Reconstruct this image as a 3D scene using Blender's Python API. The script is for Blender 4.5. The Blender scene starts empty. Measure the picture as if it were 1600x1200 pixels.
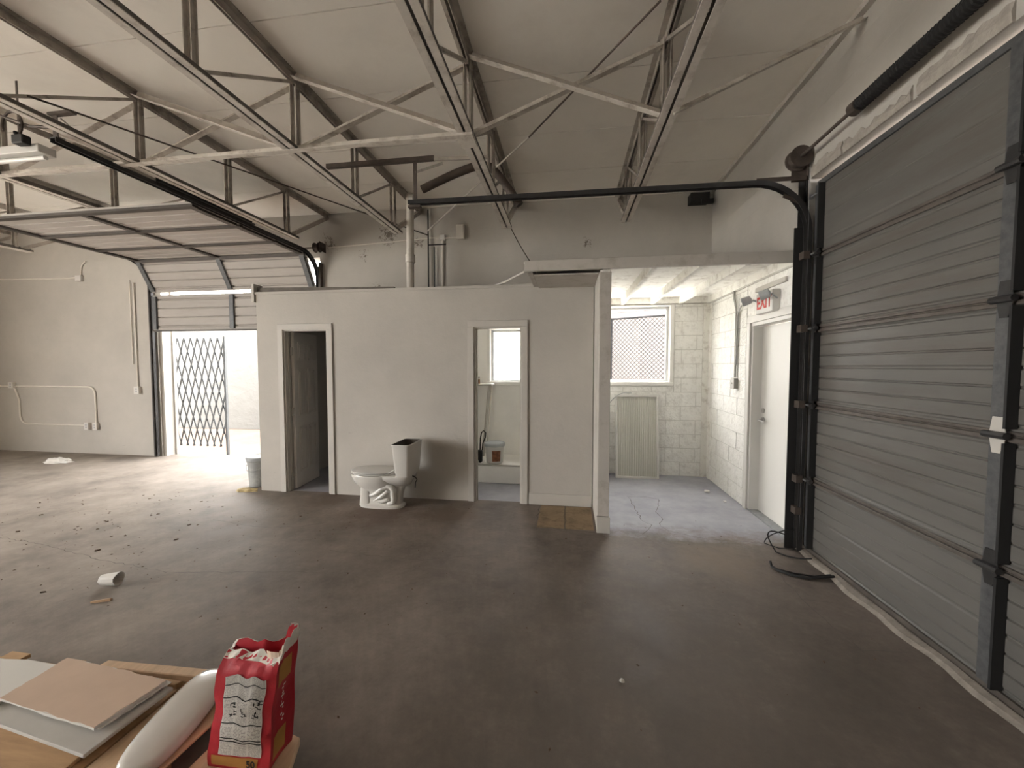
import bpy, bmesh, math, random
from mathutils import Vector, Matrix, noise as mnoise
R = math.radians
random.seed(7)
SC = bpy.context.scene
COL = SC.collection

# ------------------------------------------------------------------ camera
cam = bpy.data.cameras.new('camera')
cam.sensor_fit = 'HORIZONTAL'; cam.sensor_width = 36.0
cam.lens = 610.0 / 1600.0 * 36.0
cam.clip_start = 0.05
cam_o = bpy.data.objects.new('camera', cam); COL.objects.link(cam_o)
cam_o.location = (0, 0, 1.57)
cam_o.rotation_euler = (R(90 - 2.628), 0, R(8.2))
SC.camera = cam_o

# ------------------------------------------------------------------ world, light, exposure
SKY = 20.0
w = bpy.data.worlds.new('overcast_sky'); SC.world = w; w.use_nodes = True
bg = w.node_tree.nodes['Background']
bg.inputs['Color'].default_value = (1.0, 0.985, 0.965, 1)
bg.inputs['Strength'].default_value = SKY
SC.view_settings.view_transform = 'Standard'
SC.view_settings.look = 'None'
SC.view_settings.gamma = 1.0
SC.view_settings.use_curve_mapping = False
SC.view_settings.exposure = 0.09
SC.cycles.use_denoising = True
SC.cycles.max_bounces = 14
SC.cycles.diffuse_bounces = 10
SC.cycles.glossy_bounces = 4
SC.cycles.transparent_max_bounces = 12
SC.cycles.sample_clamp_indirect = 12.0

sun = bpy.data.lights.new('sun', 'SUN'); sun.energy = 60.0; sun.angle = R(2); sun.color = (1.0, .975, .94)
sun_o = bpy.data.objects.new('sun', sun); COL.objects.link(sun_o)
sun_o.rotation_euler = Vector((.6, -.02, -1.0)).to_track_quat('-Z', 'Y').to_euler()

def portal(name, loc, rot, sx, sy):
    l = bpy.data.lights.new(name, 'AREA'); l.shape = 'RECTANGLE'; l.size = sx; l.size_y = sy
    l.cycles.is_portal = True
    o = bpy.data.objects.new(name, l); COL.objects.link(o); o.location = loc; o.rotation_euler = rot
# openings of the building, so that the sky's light is sampled through them
portal('daylight_portal', (-5.47, 6.06, 1.1), (R(-90), 0, 0), 3.05, 2.2)
portal('daylight_portal', (-0.93, 6.06, 1.73), (R(-90), 0, 0), 0.5, 0.8)
portal('daylight_portal', (0.92, 6.06, 1.88), (R(-90), 0, 0), 1.05, 1.1)
portal('daylight_portal', (-10.83, -1.4, 1.65), (0, R(-90), 0), 3.3, 5.2)

# ------------------------------------------------------------------ dimensions
YB, XR, YP = 5.81, 1.95, 4.37          # back wall, right wall, partition front
XL, YF, ZC = -10.6, -4.2, 3.97          # left wall, front wall, ceiling
ZR = 2.45                               # partition height

# ------------------------------------------------------------------ materials
MATS = {}
class NT:
    def __init__(s, name):
        s.m = bpy.data.materials.new(name); s.m.use_nodes = True
        s.n = s.m.node_tree.nodes; s.l = s.m.node_tree.links
        s.b = s.n['Principled BSDF']
    def new(s, t, **kw):
        nd = s.n.new(t)
        for k, v in kw.items():
            if k.startswith('i_'):
                nd.inputs[k[2:]].default_value = v
            else:
                setattr(nd, k, v)
        return nd
    def link(s, a, b): s.l.new(a, b)
    def math(s, op, a, b=None, clamp=False):
        nd = s.n.new('ShaderNodeMath'); nd.operation = op; nd.use_clamp = clamp
        for i, x in enumerate((a, b)):
            if x is None: continue
            if isinstance(x, (int, float)): nd.inputs[i].default_value = x
            else: s.link(x, nd.inputs[i])
        return nd.outputs[0]
    def noise(s, vec, scale, detail=4, rough=.6):
        nd = s.new('ShaderNodeTexNoise'); nd.inputs['Scale'].default_value = scale
        nd.inputs['Detail'].default_value = detail; nd.inputs['Roughness'].default_value = rough
        s.link(vec, nd.inputs['Vector']); return nd.outputs['Fac']
    def ramp(s, fac, stops):
        nd = s.n.new('ShaderNodeValToRGB'); cr = nd.color_ramp
        while len(cr.elements) < len(stops): cr.elements.new(.5)
        for e, (p, c) in zip(cr.elements, stops):
            e.position = p
            e.color = (c, c, c, 1) if isinstance(c, (int, float)) else (*c, 1)
        s.link(fac, nd.inputs[0]); return nd.outputs[0]
    def mix(s, fac, a, b, mode='MIX'):
        nd = s.n.new('ShaderNodeMix'); nd.data_type = 'RGBA'; nd.blend_type = mode
        for sock, x in ((nd.inputs[0], fac), (nd.inputs[6], a), (nd.inputs[7], b)):
            if isinstance(x, (int, float)): sock.default_value = x
            elif isinstance(x, tuple): sock.default_value = (*x, 1)
            else: s.link(x, sock)
        return nd.outputs[2]
    def bump(s, h, strength, dist=.01):
        nd = s.n.new('ShaderNodeBump'); nd.inputs['Strength'].default_value = strength
        nd.inputs['Distance'].default_value = dist
        s.link(h, nd.inputs['Height']); s.link(nd.outputs[0], s.b.inputs['Normal'])
    def pos(s): return s.n.new('ShaderNodeNewGeometry').outputs['Position']
    def obj(s): return s.n.new('ShaderNodeTexCoord').outputs['Object']

def dim(c, k): return tuple(min(1, x * k) for x in c)

def M(name, col, rough=.6, metal=0.0, var=.12, scale=4.0, bump=0.0, bscale=40.0, spec=.3,
      dirt=None, dirt_amt=.0, dscale=3.0, world=False, stretch=None, bdist=.004):
    if name in MATS: return MATS[name]
    t = NT(name); v = t.pos() if world else t.obj()
    if stretch:
        mp = t.new('ShaderNodeMapping'); mp.inputs['Scale'].default_value = stretch
        t.link(v, mp.inputs['Vector']); v = mp.outputs[0]
    n1 = t.noise(v, scale, 5, .65)
    c = t.ramp(n1, [(.25, dim(col, 1 - var)), (.75, dim(col, 1 + var))])
    if dirt is not None:
        d = t.ramp(t.noise(v, dscale, 6, .7), [(.5, 0.0), (.72, dirt_amt)])
        c = t.mix(d, c, dirt)
    t.link(c, t.b.inputs['Base Color'])
    t.b.inputs['Roughness'].default_value = rough; t.b.inputs['Metallic'].default_value = metal
    t.b.inputs['Specular IOR Level'].default_value = spec
    if bump: t.bump(t.noise(v, bscale, 4, .6), bump, bdist)
    MATS[name] = t.m; return t.m

def spot_mask(t, v, x, y, z, rad, nscale, thr0, thr1):
    """noise-edged patch around a place"""
    d = t.new('ShaderNodeVectorMath'); d.operation = 'DISTANCE'
    t.link(v, d.inputs[0]); d.inputs[1].default_value = (x, y, z)
    fall = t.math('SUBTRACT', 1.0, t.math('DIVIDE', d.outputs['Value'], rad), True)
    nz = t.noise(v, nscale, 6, .75)
    return t.ramp(t.math('MULTIPLY', fall, nz), [(thr0, 0.0), (thr1, 1.0)])

def floor_mat():
    t = NT('worn_concrete_floor'); p = t.pos()
    a = t.noise(p, .55, 6, .62); b = t.noise(p, 3.2, 8, .7); c = t.noise(p, 26, 5, .7)
    base = t.ramp(a, [(.3, (.13, .107, .091)), (.5, (.175, .146, .124)), (.7, (.222, .19, .165))])
    fine = t.ramp(b, [(.25, .68), (.75, 1.24)])
    base = t.mix(1.0, base, fine, 'MULTIPLY')
    base = t.mix(1.0, base, t.ramp(c, [(.28, .82), (.72, 1.1)]), 'MULTIPLY')
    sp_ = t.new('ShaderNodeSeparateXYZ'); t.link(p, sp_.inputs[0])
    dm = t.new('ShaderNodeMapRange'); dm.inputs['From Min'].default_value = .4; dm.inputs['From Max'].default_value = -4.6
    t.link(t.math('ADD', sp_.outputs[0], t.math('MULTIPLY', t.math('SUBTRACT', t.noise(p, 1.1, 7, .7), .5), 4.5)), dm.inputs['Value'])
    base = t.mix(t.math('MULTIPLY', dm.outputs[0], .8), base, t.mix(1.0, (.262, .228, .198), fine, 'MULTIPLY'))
    base = t.mix(1.0, base, t.ramp(t.noise(p, 1.7, 7, .68), [(.32, .66), (.5, 1.0), (.68, 1.22)]), 'MULTIPLY')
    # old stains with their own shapes
    for (x, y, r, col, th) in ((-2.0, 3.9, .75, (.10, .062, .045), .27), (-2.75, 4.2, .5, (.11, .075, .055), .3),
                               (-1.25, 3.95, .6, (.12, .085, .06), .3), 
                               (.6, 1.9, 2.6, (.115, .095, .08), .32), (-.02, 4.05, .45, (.17, .115, .06), .3),
                               (-3.2, 3.2, 1.0, (.17, .14, .12), .36), (1.2, 3.3, .8, (.2, .16, .12), .36)):
        base = t.mix(t.math('MULTIPLY', spot_mask(t, p, x, y, 0, r, 4.5, th - .14, th + .08), .65), base, col)
    # blue-grey floor paint in the alcove and in the two small rooms
    sx = t.new('ShaderNodeSeparateXYZ'); t.link(p, sx.inputs[0]); X, Y = sx.outputs[0], sx.outputs[1]
    edge = t.math('ADD', Y, t.math('MULTIPLY', t.math('SUBTRACT', t.noise(p, 5, 6, .75), .5), .75))
    alc = t.math('MULTIPLY', t.math('GREATER_THAN', X, .33), t.ramp(edge, [(.0, 0.0), (1.0, 1.0)]))
    mr = t.new('ShaderNodeMapRange'); mr.inputs['From Min'].default_value = 3.62; mr.inputs['From Max'].default_value = 3.95
    t.link(edge, mr.inputs['Value'])
    alc = t.math('MULTIPLY', t.math('GREATER_THAN', X, .33), mr.outputs[0])
    rooms = t.math('MULTIPLY', t.math('LESS_THAN', X, .33), t.math('GREATER_THAN', Y, YP + .05))
    rooms = t.math('MULTIPLY', rooms, t.math('GREATER_THAN', X, -3.8))
    rooms = t.math('MULTIPLY', rooms, t.math('LESS_THAN', Y, YB + .02))
    mask = t.math('MAXIMUM', alc, rooms)
    mask = t.math('MULTIPLY', mask, t.math('LESS_THAN', Y, YB + .02))
    paint = t.ramp(t.noise(p, 2.2, 7, .7), [(.3, (.27, .275, .31)), (.7, (.40, .405, .44))])
    base = t.mix(mask, base, paint)
    t.link(base, t.b.inputs['Base Color'])
    rr = t.ramp(b, [(.3, .55), (.7, .75)]); t.link(rr, t.b.inputs['Roughness'])
    t.b.inputs['Specular IOR Level'].default_value = .28
    t.bump(t.math('ADD', b, t.math('MULTIPLY', c, .35)), .35, .012)
    MATS['floor'] = t.m; return t.m

def wall_mat(name, col, peel=(), courses=0.0):
    t = NT(name); p = t.pos()
    a = t.noise(p, .9, 6, .65); b = t.noise(p, 14, 6, .7)
    c = t.ramp(a, [(.3, dim(col, .88)), (.7, dim(col, 1.06))])
    # scuffs: long thin marks
    mp = t.new('ShaderNodeMapping'); mp.inputs['Scale'].default_value = (2.0, 2.0, 9.0); t.link(p, mp.inputs['Vector'])
    sc = t.ramp(t.noise(mp.outputs[0], 2.6, 8, .72), [(.66, 0.0), (.76, .45)])
    c = t.mix(sc, c, dim(col, .5))
    for (x, y, z, r, th) in peel:
        c = t.mix(spot_mask(t, p, x, y, z, r, 24, th, th + .06), c, (.16, .14, .12))
    t.link(c, t.b.inputs['Base Color']); t.b.inputs['Roughness'].default_value = .75
    t.b.inputs['Specular IOR Level'].default_value = .25
    h = b
    if courses:
        sx = t.new('ShaderNodeSeparateXYZ'); t.link(p, sx.inputs[0])
        fr = t.math('FRACT', t.math('DIVIDE', sx.outputs[2], .2))
        j = t.ramp(fr, [(.0, 0.0), (.05, 1.0)])
        h = t.math('ADD', t.math('MULTIPLY', b, .6), t.math('MULTIPLY', j, courses))
    t.bump(h, .3, .012)
    MATS[name] = t.m; return t.m

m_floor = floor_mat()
m_wall_b = wall_mat('painted_block_wall', (.435, .413, .378), courses=.25,
    peel=((-3.75, YB, 3.5, .75, .46), (-2.75, YB, 3.62, .7, .42), (-3.2, YB, 3.3, .6, .48), (-2.3, YB, 3.45, .5, .44), (-3.0, YB, 2.8, .8, .52), (.25, YB, 3.35, .5, .5)))
m_wall = wall_mat('painted_wall', (.435, .413, .378), courses=.25)
m_part = wall_mat('painted_partition', (.455, .432, .395))
m_block = M('rough_white_block', (.88, .875, .845), .8, var=.06, scale=6, bump=.9, bscale=34, dirt=(.5, .48, .44), dirt_amt=.5, dscale=17, bdist=.012, world=True)
m_roofedge = M('weathered_edge_board', (.14, .125, .11), .8, var=.3, scale=6)
m_lining = M('washroom_lining', (.87, .86, .83), .6, var=.04, world=True)
m_mortar = M('mortar_recess', (.66, .65, .62), .85, var=.15, scale=10, bump=.6, bscale=50, world=True)
m_ceil = M('painted_ceiling_board', (.80, .765, .71), .75, var=.06, scale=.7, bump=.15, bscale=9, world=True, dirt=(.68, .64, .59), dirt_amt=.5, dscale=1.6)
m_ceilj = M('ceiling_joint', (.42, .39, .355), .8, world=True)
m_alc = M('white_alcove_boards', (.86, .85, .81), .7, var=.04, scale=3, dirt=(.35, .30, .26), dirt_amt=.6, dscale=9, world=True, bump=.2, bscale=30)
m_wood_w = M('white_painted_wood', (.47, .445, .41), .6, var=.06, scale=3, dirt=(.28, .235, .19), dirt_amt=.5, dscale=7)
m_trimw = M('white_trim_paint', (.475, .455, .42), .5, var=.05, scale=3, dirt=(.5, .45, .38), dirt_amt=.3, dscale=6)
m_casew = M('white_window_casing', (.80, .79, .76), .5, var=.03)
m_steel = M('dusty_truss_paint', (.40, .365, .325), .55, var=.2, scale=6, spec=.35, dirt=(.055, .043, .034), dirt_amt=.85, dscale=4)
m_steel_l = M('pale_truss_paint', (.60, .56, .51), .6, var=.14, scale=7, dirt=(.26, .215, .18), dirt_amt=.8, dscale=6)
m_leg = M('shaded_chord_leg', (.11, .098, .088), .6, var=.3, scale=8)  # dark colour paints in the shade of the slot and outer lips
m_brace = M('pale_brace_paint', (.60, .56, .505), .6, var=.15, scale=5, dirt=(.24, .19, .155), dirt_amt=.9, dscale=7)
m_dark = M('black_track_steel', (.035, .034, .034), .45, .3, var=.3, scale=9, spec=.4)
m_dark2 = M('dark_rusty_steel', (.085, .068, .058), .6, .2, var=.35, scale=10)
m_galv = M('galvanised_steel', (.30, .31, .315), .5, .45, var=.25, scale=24, spec=.4)
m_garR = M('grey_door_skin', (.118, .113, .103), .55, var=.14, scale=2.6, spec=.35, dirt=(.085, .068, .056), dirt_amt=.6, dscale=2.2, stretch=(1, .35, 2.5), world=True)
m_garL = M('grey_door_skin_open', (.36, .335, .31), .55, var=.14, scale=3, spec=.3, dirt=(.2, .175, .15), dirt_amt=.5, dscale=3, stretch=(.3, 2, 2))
m_rail = M('door_joint_rail', (.10, .087, .077), .55, .2, var=.3, scale=9, dirt=(.2, .165, .135), dirt_amt=.35, dscale=5)
m_raild = M('dark_joint_rail', (.06, .052, .046), .55, .2, var=.3, scale=9)
m_stile = M('dark_galvanised_stile', (.095, .097, .10), .5, .3, var=.3, scale=26, spec=.35)
m_porc = M('white_porcelain', (.58, .565, .53), .15, var=.02, scale=2, spec=.5)
m_inner = M('dark_tank_lining', (.10, .09, .08), .7)
m_plas_w = M('white_plastic', (.56, .55, .525), .4, var=.03)
m_plas_g = M('grey_plastic', (.36, .38, .39), .45, var=.06)
m_bucket = M('pale_grey_bucket', (.30, .31, .305), .45, var=.08, dirt=(.5, .5, .48), dirt_amt=.6, dscale=9)
m_rubber = M('black_rubber', (.025, .022, .02), .6)
m_red = M('red_paper', (.42, .022, .035), .5, var=.2, scale=8, bump=.5, bscale=22, bdist=.006)
m_tan = M('ochre_paper', (.42, .21, .055), .55, var=.15, scale=8)
m_paperw = M('torn_white_paper', (.74, .70, .64), .8, var=.12, scale=18)
m_kraft = M('kraft_paper_face', (.56, .425, .33), .8, var=.06, scale=5)
m_gyp = M('gypsum_board', (.62, .605, .575), .85, var=.1, scale=20)
m_gypface = M('grey_board_face', (.50, .49, .465), .8, var=.06, scale=4)
m_ply = M('plywood', (.46, .30, .165), .65, var=.25, scale=3, stretch=(1, 9, 9))
m_pine = M('light_pine', (.60, .43, .285), .6, var=.16, scale=3, stretch=(9, 1, 9))
m_leaf = M('dry_leaf', (.10, .065, .04), .8, var=.4, scale=12)
m_door = M('interior_door_paint', (.60, .57, .53), .5, var=.04)
m_exitd = M('white_exit_door', (.64, .63, .60), .45, var=.03, scale=1.5)
m_alu = M('aluminium_frame', (.62, .64, .66), .35, .4, var=.06)
m_screen = M('ribbed_diffuser', (.55, .545, .49), .5, var=.05, scale=2)
m_redpr = M('exit_red', (.55, .05, .04), .5)
m_chrome = M('brushed_handle', (.45, .44, .42), .3, .8, var=.05)
m_out = M('outside_pale_render', (.15, .148, .14), .85, var=.06, scale=2, bump=.6, bscale=6, bdist=.03, world=True)
m_ground = M('outside_dry_ground', (.038, .021, .011), .9, var=.5, scale=9, dirt=(.055, .043, .034), dirt_amt=.9, dscale=1.1, world=True)
m_bounce_left = M('bounce_apron', (.46, .44, .40), .85, var=.08, scale=1.5, world=True)
m_bounce_back = M('bounce_ground', (.60, .58, .54), .85, var=.06, scale=1.5, world=True)
m_yard = M('white_yard_wall', (.75, .74, .71), .85, var=.05, scale=2, world=True)
m_brick = M('outside_pinkish_wall', (.105, .094, .09), .85, var=.15, scale=3, world=True)
m_gate = M('dull_gate_steel', (.10, .105, .11), .5, .3)
m_fence = M('fence_wire', (.018, .018, .019), .9, spec=.05)
m_pvc = M('white_pvc', (.62, .59, .54), .5, var=.08, scale=6, dirt=(.4, .36, .31), dirt_amt=.5, dscale=5)
m_wirew = M('pale_wire', (.55, .52, .48), .55)
m_conduit = M('painted_conduit', (.64, .61, .555), .55, var=.06)
m_conduit_g = M('bare_conduit', (.42, .42, .40), .45, .4)
m_lip = M('broken_concrete', (.34, .31, .275), .9, var=.25, scale=14, bump=.8, bscale=30, bdist=.01)
m_patch = M('tan_floor_patch', (.27, .20, .125), .8, var=.2, scale=7, dirt=(.10, .07, .045), dirt_amt=.9, dscale=5)
m_crack = M('crack', (.12, .105, .095), .9)
m_seal = M('dusty_door_seal', (.26, .23, .20), .8, var=.3, scale=20)
m_bottle = M('brown_bottle', (.16, .07, .02), .3)
m_black = M('matte_black', (.02, .02, .02), .6)
m_lblbr = M('brown_bucket_label', (.22, .09, .045), .5, var=.6, scale=30)

def glass_mat():
    t = NT('window_glass'); t.n.remove(t.b)
    tr = t.new('ShaderNodeBsdfTransparent'); gl = t.new('ShaderNodeBsdfGlossy'); gl.inputs['Roughness'].default_value = .05
    mx = t.new('ShaderNodeMixShader'); mx.inputs[0].default_value = .06
    t.link(tr.outputs[0], mx.inputs[1]); t.link(gl.outputs[0], mx.inputs[2])
    t.link(mx.outputs[0], t.n['Material Output'].inputs['Surface']); return t.m
m_glass = glass_mat()

def print_mat():
    """grey panel covered in small print: rows of short grey words in three columns"""
    t = NT('small_print_panel')
    uv = t.n.new('ShaderNodeTexCoord').outputs['UV']
    mp = t.new('ShaderNodeMapping'); mp.inputs['Scale'].default_value = (34, 62, 1); t.link(uv, mp.inputs['Vector'])
    sx = t.new('ShaderNodeSeparateXYZ'); t.link(mp.outputs[0], sx.inputs[0])
    row = t.math('GREATER_THAN', t.math('FRACT', sx.outputs[1]), .45)
    cmb = t.new('ShaderNodeCombineXYZ'); t.link(sx.outputs[0], cmb.inputs[0])
    t.link(t.math('MULTIPLY', t.math('FLOOR', sx.outputs[1]), 7.3), cmb.inputs[1])
    words = t.ramp(t.noise(cmb.outputs[0], 1.3, 2, .5), [(.44, 0.0), (.48, 1.0)])
    ink = t.math('MULTIPLY', t.math('MULTIPLY', row, words), .6)
    # column gutters
    s2 = t.new('ShaderNodeSeparateXYZ'); t.link(uv, s2.inputs[0])
    g = t.math('FRACT', t.math('MULTIPLY', s2.outputs[0], 3.0))
    gut = t.math('MULTIPLY', t.math('GREATER_THAN', g, .07), t.math('LESS_THAN', g, .93))
    ink = t.math('MULTIPLY', ink, gut)
    c = t.mix(ink, (.54, .525, .49), (.16, .155, .15))
    t.link(c, t.b.inputs['Base Color']); t.b.inputs['Roughness'].default_value = .6
    return t.m
m_print = print_mat()

# ------------------------------------------------------------------ mesh helpers
class MB:
    def __init__(s): s.v = []; s.f = []
    def add(s, vs, fs):
        o = len(s.v); s.v += [tuple(x) for x in vs]; s.f += [tuple(i + o for i in q) for q in fs]; return s
    def box(s, x0, x1, y0, y1, z0, z1):
        return s.add([(x0,y0,z0),(x1,y0,z0),(x1,y1,z0),(x0,y1,z0),(x0,y0,z1),(x1,y0,z1),(x1,y1,z1),(x0,y1,z1)],
                     [(0,3,2,1),(4,5,6,7),(0,1,5,4),(1,2,6,5),(2,3,7,6),(3,0,4,7)])
    def hexa(s, bot, top):
        return s.add(list(bot) + list(top), [(3,2,1,0),(4,5,6,7),(0,1,5,4),(1,2,6,5),(2,3,7,6),(3,0,4,7)])
    def frame(s, p, q, up=(0,0,1)):
        p, q = Vector(p), Vector(q); d = (q - p).normalized(); u = Vector(up)
        if abs(d.dot(u)) > .98: u = Vector((0,1,0))
        sd = d.cross(u).normalized(); u = sd.cross(d).normalized(); return p, q, sd, u
    def bar(s, p, q, w, h, up=(0,0,1), off=(0,0)):
        p, q, sd, u = s.frame(p, q, up); a, b = off
        def ring(c): return [c + sd*(a-w/2) + u*(b-h/2), c + sd*(a+w/2) + u*(b-h/2), c + sd*(a+w/2) + u*(b+h/2), c + sd*(a-w/2) + u*(b+h/2)]
        return s.add(ring(p) + ring(q), [(0,1,2,3),(7,6,5,4),(0,4,5,1),(1,5,6,2),(2,6,7,3),(3,7,4,0)])
    def angle(s, p, q, w, t, side=1, up=(0,0,1)):
        """L section: a flat leg to one side and an upright leg"""
        s.bar(p, q, w, t, up, (side*w/2, 0)); s.bar(p, q, t, w, up, (side*t/2, w/2 + t/2)); return s
    def rings(s, rings, cap=True, closed=True):
        n = len(rings[0]); vs = [x for r in rings for x in r]; fs = []
        for i in range(len(rings)-1):
            for j in range(n if closed else n-1):
                k = (j+1) % n; fs.append((i*n+j, i*n+k, (i+1)*n+k, (i+1)*n+j))
        if cap and closed:
            fs.append(tuple(reversed(range(n)))); fs.append(tuple((len(rings)-1)*n + j for j in range(n)))
        return s.add(vs, fs)
    def tube(s, pts, r, n=8, cap=True):
        pts = [Vector(p) for p in pts]; rg = []; rr = r if isinstance(r, (list, tuple)) else [r]*len(pts)
        ref = None
        for i, p in enumerate(pts):
            d = ((pts[min(i+1, len(pts)-1)] - pts[max(i-1, 0)])).normalized()
            if ref is None:
                ref = Vector((0,0,1)) if abs(d.z) < .9 else Vector((1,0,0))
            sd = d.cross(ref).normalized(); u = sd.cross(d).normalized(); ref = u
            rg.append([p + (sd*math.cos(2*math.pi*j/n) + u*math.sin(2*math.pi*j/n))*rr[i] for j in range(n)])
        return s.rings(rg, cap)
    def lathe(s, prof, n=20, c=(0,0,0), axis='z', cap=True):
        rg = []
        for (r, z) in prof:
            ring = []
            for j in range(n):
                a = 2*math.pi*j/n; x, y = r*math.cos(a), r*math.sin(a)
                ring.append({'z': (c[0]+x, c[1]+y, c[2]+z), 'y': (c[0]+x, c[1]+z, c[2]-y), 'x': (c[0]+z, c[1]+x, c[2]+y)}[axis])
            rg.append(ring)
        return s.rings(rg, cap)
    def sweep(s, path, prof):
        """profile points (side, up) swept on a path with given frames [(p, side, up)]"""
        return s.rings([[Vector(p) + Vector(sd)*a + Vector(u)*b for (a, b) in prof] for (p, sd, u) in path])
    def poly(s, pts, z0, z1):
        n = len(pts)
        return s.rings([[(x, y, z0) for x, y in pts], [(x, y, z1) for x, y in pts]])
    def build(s, name, mat, parent=None, local=False, smooth=False, bevel=0.0, seg=1, origin=None):
        vs = [Vector(v) for v in s.v]
        if parent is not None:
            if not local:
                o = PLOC[parent.name]; vs = [v - o for v in vs]
            loc = Vector((0,0,0)) if origin is None else Vector(origin) - (PLOC[parent.name] if not local else Vector((0,0,0)))
            if origin is not None: vs = [v - loc for v in vs]
        else:
            xs = [v.x for v in vs]; ys = [v.y for v in vs]; zs = [v.z for v in vs]
            loc = Vector(((min(xs)+max(xs))/2, (min(ys)+max(ys))/2, min(zs))) if origin is None else Vector(origin)
            vs = [v - loc for v in vs]
        me = bpy.data.meshes.new(name); me.from_pydata([tuple(v) for v in vs], [], s.f)
        bm = bmesh.new(); bm.from_mesh(me)
        bmesh.ops.recalc_face_normals(bm, faces=bm.faces)
        if bevel:
            bmesh.ops.remove_doubles(bm, verts=bm.verts, dist=1e-6)
            es = [e for e in bm.edges if len(e.link_faces) == 2 and e.calc_face_angle(0) > .5]
            bmesh.ops.bevel(bm, geom=es, offset=bevel, segments=seg, affect='EDGES', profile=.5)
        bm.to_mesh(me); bm.free()
        if smooth:
            for p in me.polygons: p.use_smooth = True
            try: me.set_sharp_from_angle(angle=R(smooth if smooth is not True else 40))
            except Exception: pass
        me.materials.append(mat)
        o = bpy.data.objects.new(name, me); COL.objects.link(o); o.location = loc
        if parent is not None:
            o.parent = parent; PLOC[o.name] = PLOC[parent.name] + loc
        else: PLOC[o.name] = loc
        return o
PLOC = {}
def tag(o, label, cat, group=None, kind=None):
    o['label'] = label; o['category'] = cat
    if group: o['group'] = group
    if kind: o['kind'] = kind
    return o
def thing(name, loc, label, cat, group=None, kind=None, rot=(0,0,0)):
    o = bpy.data.objects.new(name, None); COL.objects.link(o); o.location = loc; o.rotation_euler = rot
    o.empty_display_size = .1
    PLOC[o.name] = Vector(loc); return tag(o, label, cat, group, kind)
def cp(o, parent=None, loc=None):
    c = o.copy(); COL.objects.link(c)
    if parent is not None: c.parent = parent
    if loc is not None: c.location = loc
    return c
def copy_tree(root, loc, label=None):
    r = cp(root, None, loc)
    if label: r['label'] = label
    for ch in root.children:
        c = cp(ch, r)
        for g in ch.children: cp(g, c)
    return r
def grid_wall(us, vs, hole):
    """cells of a wall given breakpoints; hole(u, v) -> True to leave open"""
    for i in range(len(us)-1):
        for j in range(len(vs)-1):
            if not hole((us[i]+us[i+1])/2, (vs[j]+vs[j+1])/2): yield us[i], us[i+1], vs[j], vs[j+1]

# ================================================================== STRUCTURE
m = MB().box(XL-.2, XR+.25, YF-.25, YB+.22, -.2, 0)
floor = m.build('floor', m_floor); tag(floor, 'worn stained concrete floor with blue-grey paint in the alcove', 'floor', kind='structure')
m = MB().box(-45, 40, -40, 45, -.4, -.06)
g = m.build('ground', m_ground); tag(g, 'dry dirt ground outside the open roller door', 'ground', kind='structure')

# --- back wall
DL0, DL1, DLZ = -7.0, -3.93, 3.3
W2 = (-1.17, -.69, 1.33, 2.12); W1 = (.42, 1.42, 1.34, 2.42)
def hb(u, v):
    return (DL0 < u < DL1 and v < DLZ) or (W2[0] < u < W2[1] and W2[2] < v < W2[3]) or (W1[0] < u < W1[1] and W1[2] < v < W1[3])
m = MB()
for a, b, c, d in grid_wall([XL-.2, DL0, DL1, W2[0], W2[1], W1[0], W1[1], XR+.25], [0, W2[2], W1[2], W2[3], W1[3], DLZ, ZC+.1], hb):
    m.box(a, b, YB, YB+.22, c, d)
wall_back = m.build('wall_back', m_wall_b); tag(wall_back, 'off-white painted block wall at the back with stains by the trusses', 'wall', kind='structure')
# --- right wall
GY0, GY1, GZ = .545, 3.578, 3.095
EY0, EY1, EZ = 3.73, 4.545, 2.03
def hr(u, v): return (GY0 < u < GY1 and v < GZ) or (EY0 < u < EY1 and v < EZ)
m = MB()
for a, b, c, d in grid_wall([YF-.25, GY0, GY1, EY0, EY1, YB], [0, EZ, GZ, ZC+.1], hr):
    m.box(XR, XR+.25, a, b, c, d)
wall_right = m.build('wall_right', m_wall); tag(wall_right, 'pale painted block wall on the right above the closed ribbed door', 'wall', kind='structure')
LY0, LY1, LZ = -4.0, 1.2, 3.3
m = MB()
for a, b, c, d in grid_wall([YF-.25, LY0, LY1, YB], [0, LZ, ZC+.1], lambda u, v: LY0 < u < LY1 and v < LZ):
    m.box(XL-.2, XL, a, b, c, d)
o = m.build('wall_left', m_wall); tag(o, 'off-white painted wall at the far left end with a wide open doorway', 'wall', kind='structure')
m = MB().box(XL, XR, YF-.25, YF, 0, ZC+.1)
o = m.build('wall_front', m_wall); tag(o, 'off-white painted wall behind the photographer', 'wall', kind='structure')

# --- ceiling: slab with separate boards below it
m = MB().box(XL-.2, XR+.25, YF-.25, YB+.22, ZC+.012, ZC+.2)
ceil = m.build('ceiling', m_ceilj, origin=(-4.8, .8, ZC)); tag(ceil, 'flat ceiling of pale painted boards with thin joints', 'ceiling', kind='structure')
seams = [YF] + [2.55 + .8*k for k in range(-8, 5)]; seams = [s for s in seams if YF <= s < YB] + [YB]
xs = [XL, -9.86, -6.82, -3.79, -.79, XR]
base = None
for i in range(len(xs)-1):
    for j in range(len(seams)-1):
        if seams[j+1] - seams[j] < .05: continue
        MB().box(xs[i]+.003, xs[i+1]-.003, seams[j]+.004, seams[j+1]-.004, ZC, ZC+.012).build('ceiling_board', m_ceil, ceil)

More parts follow.
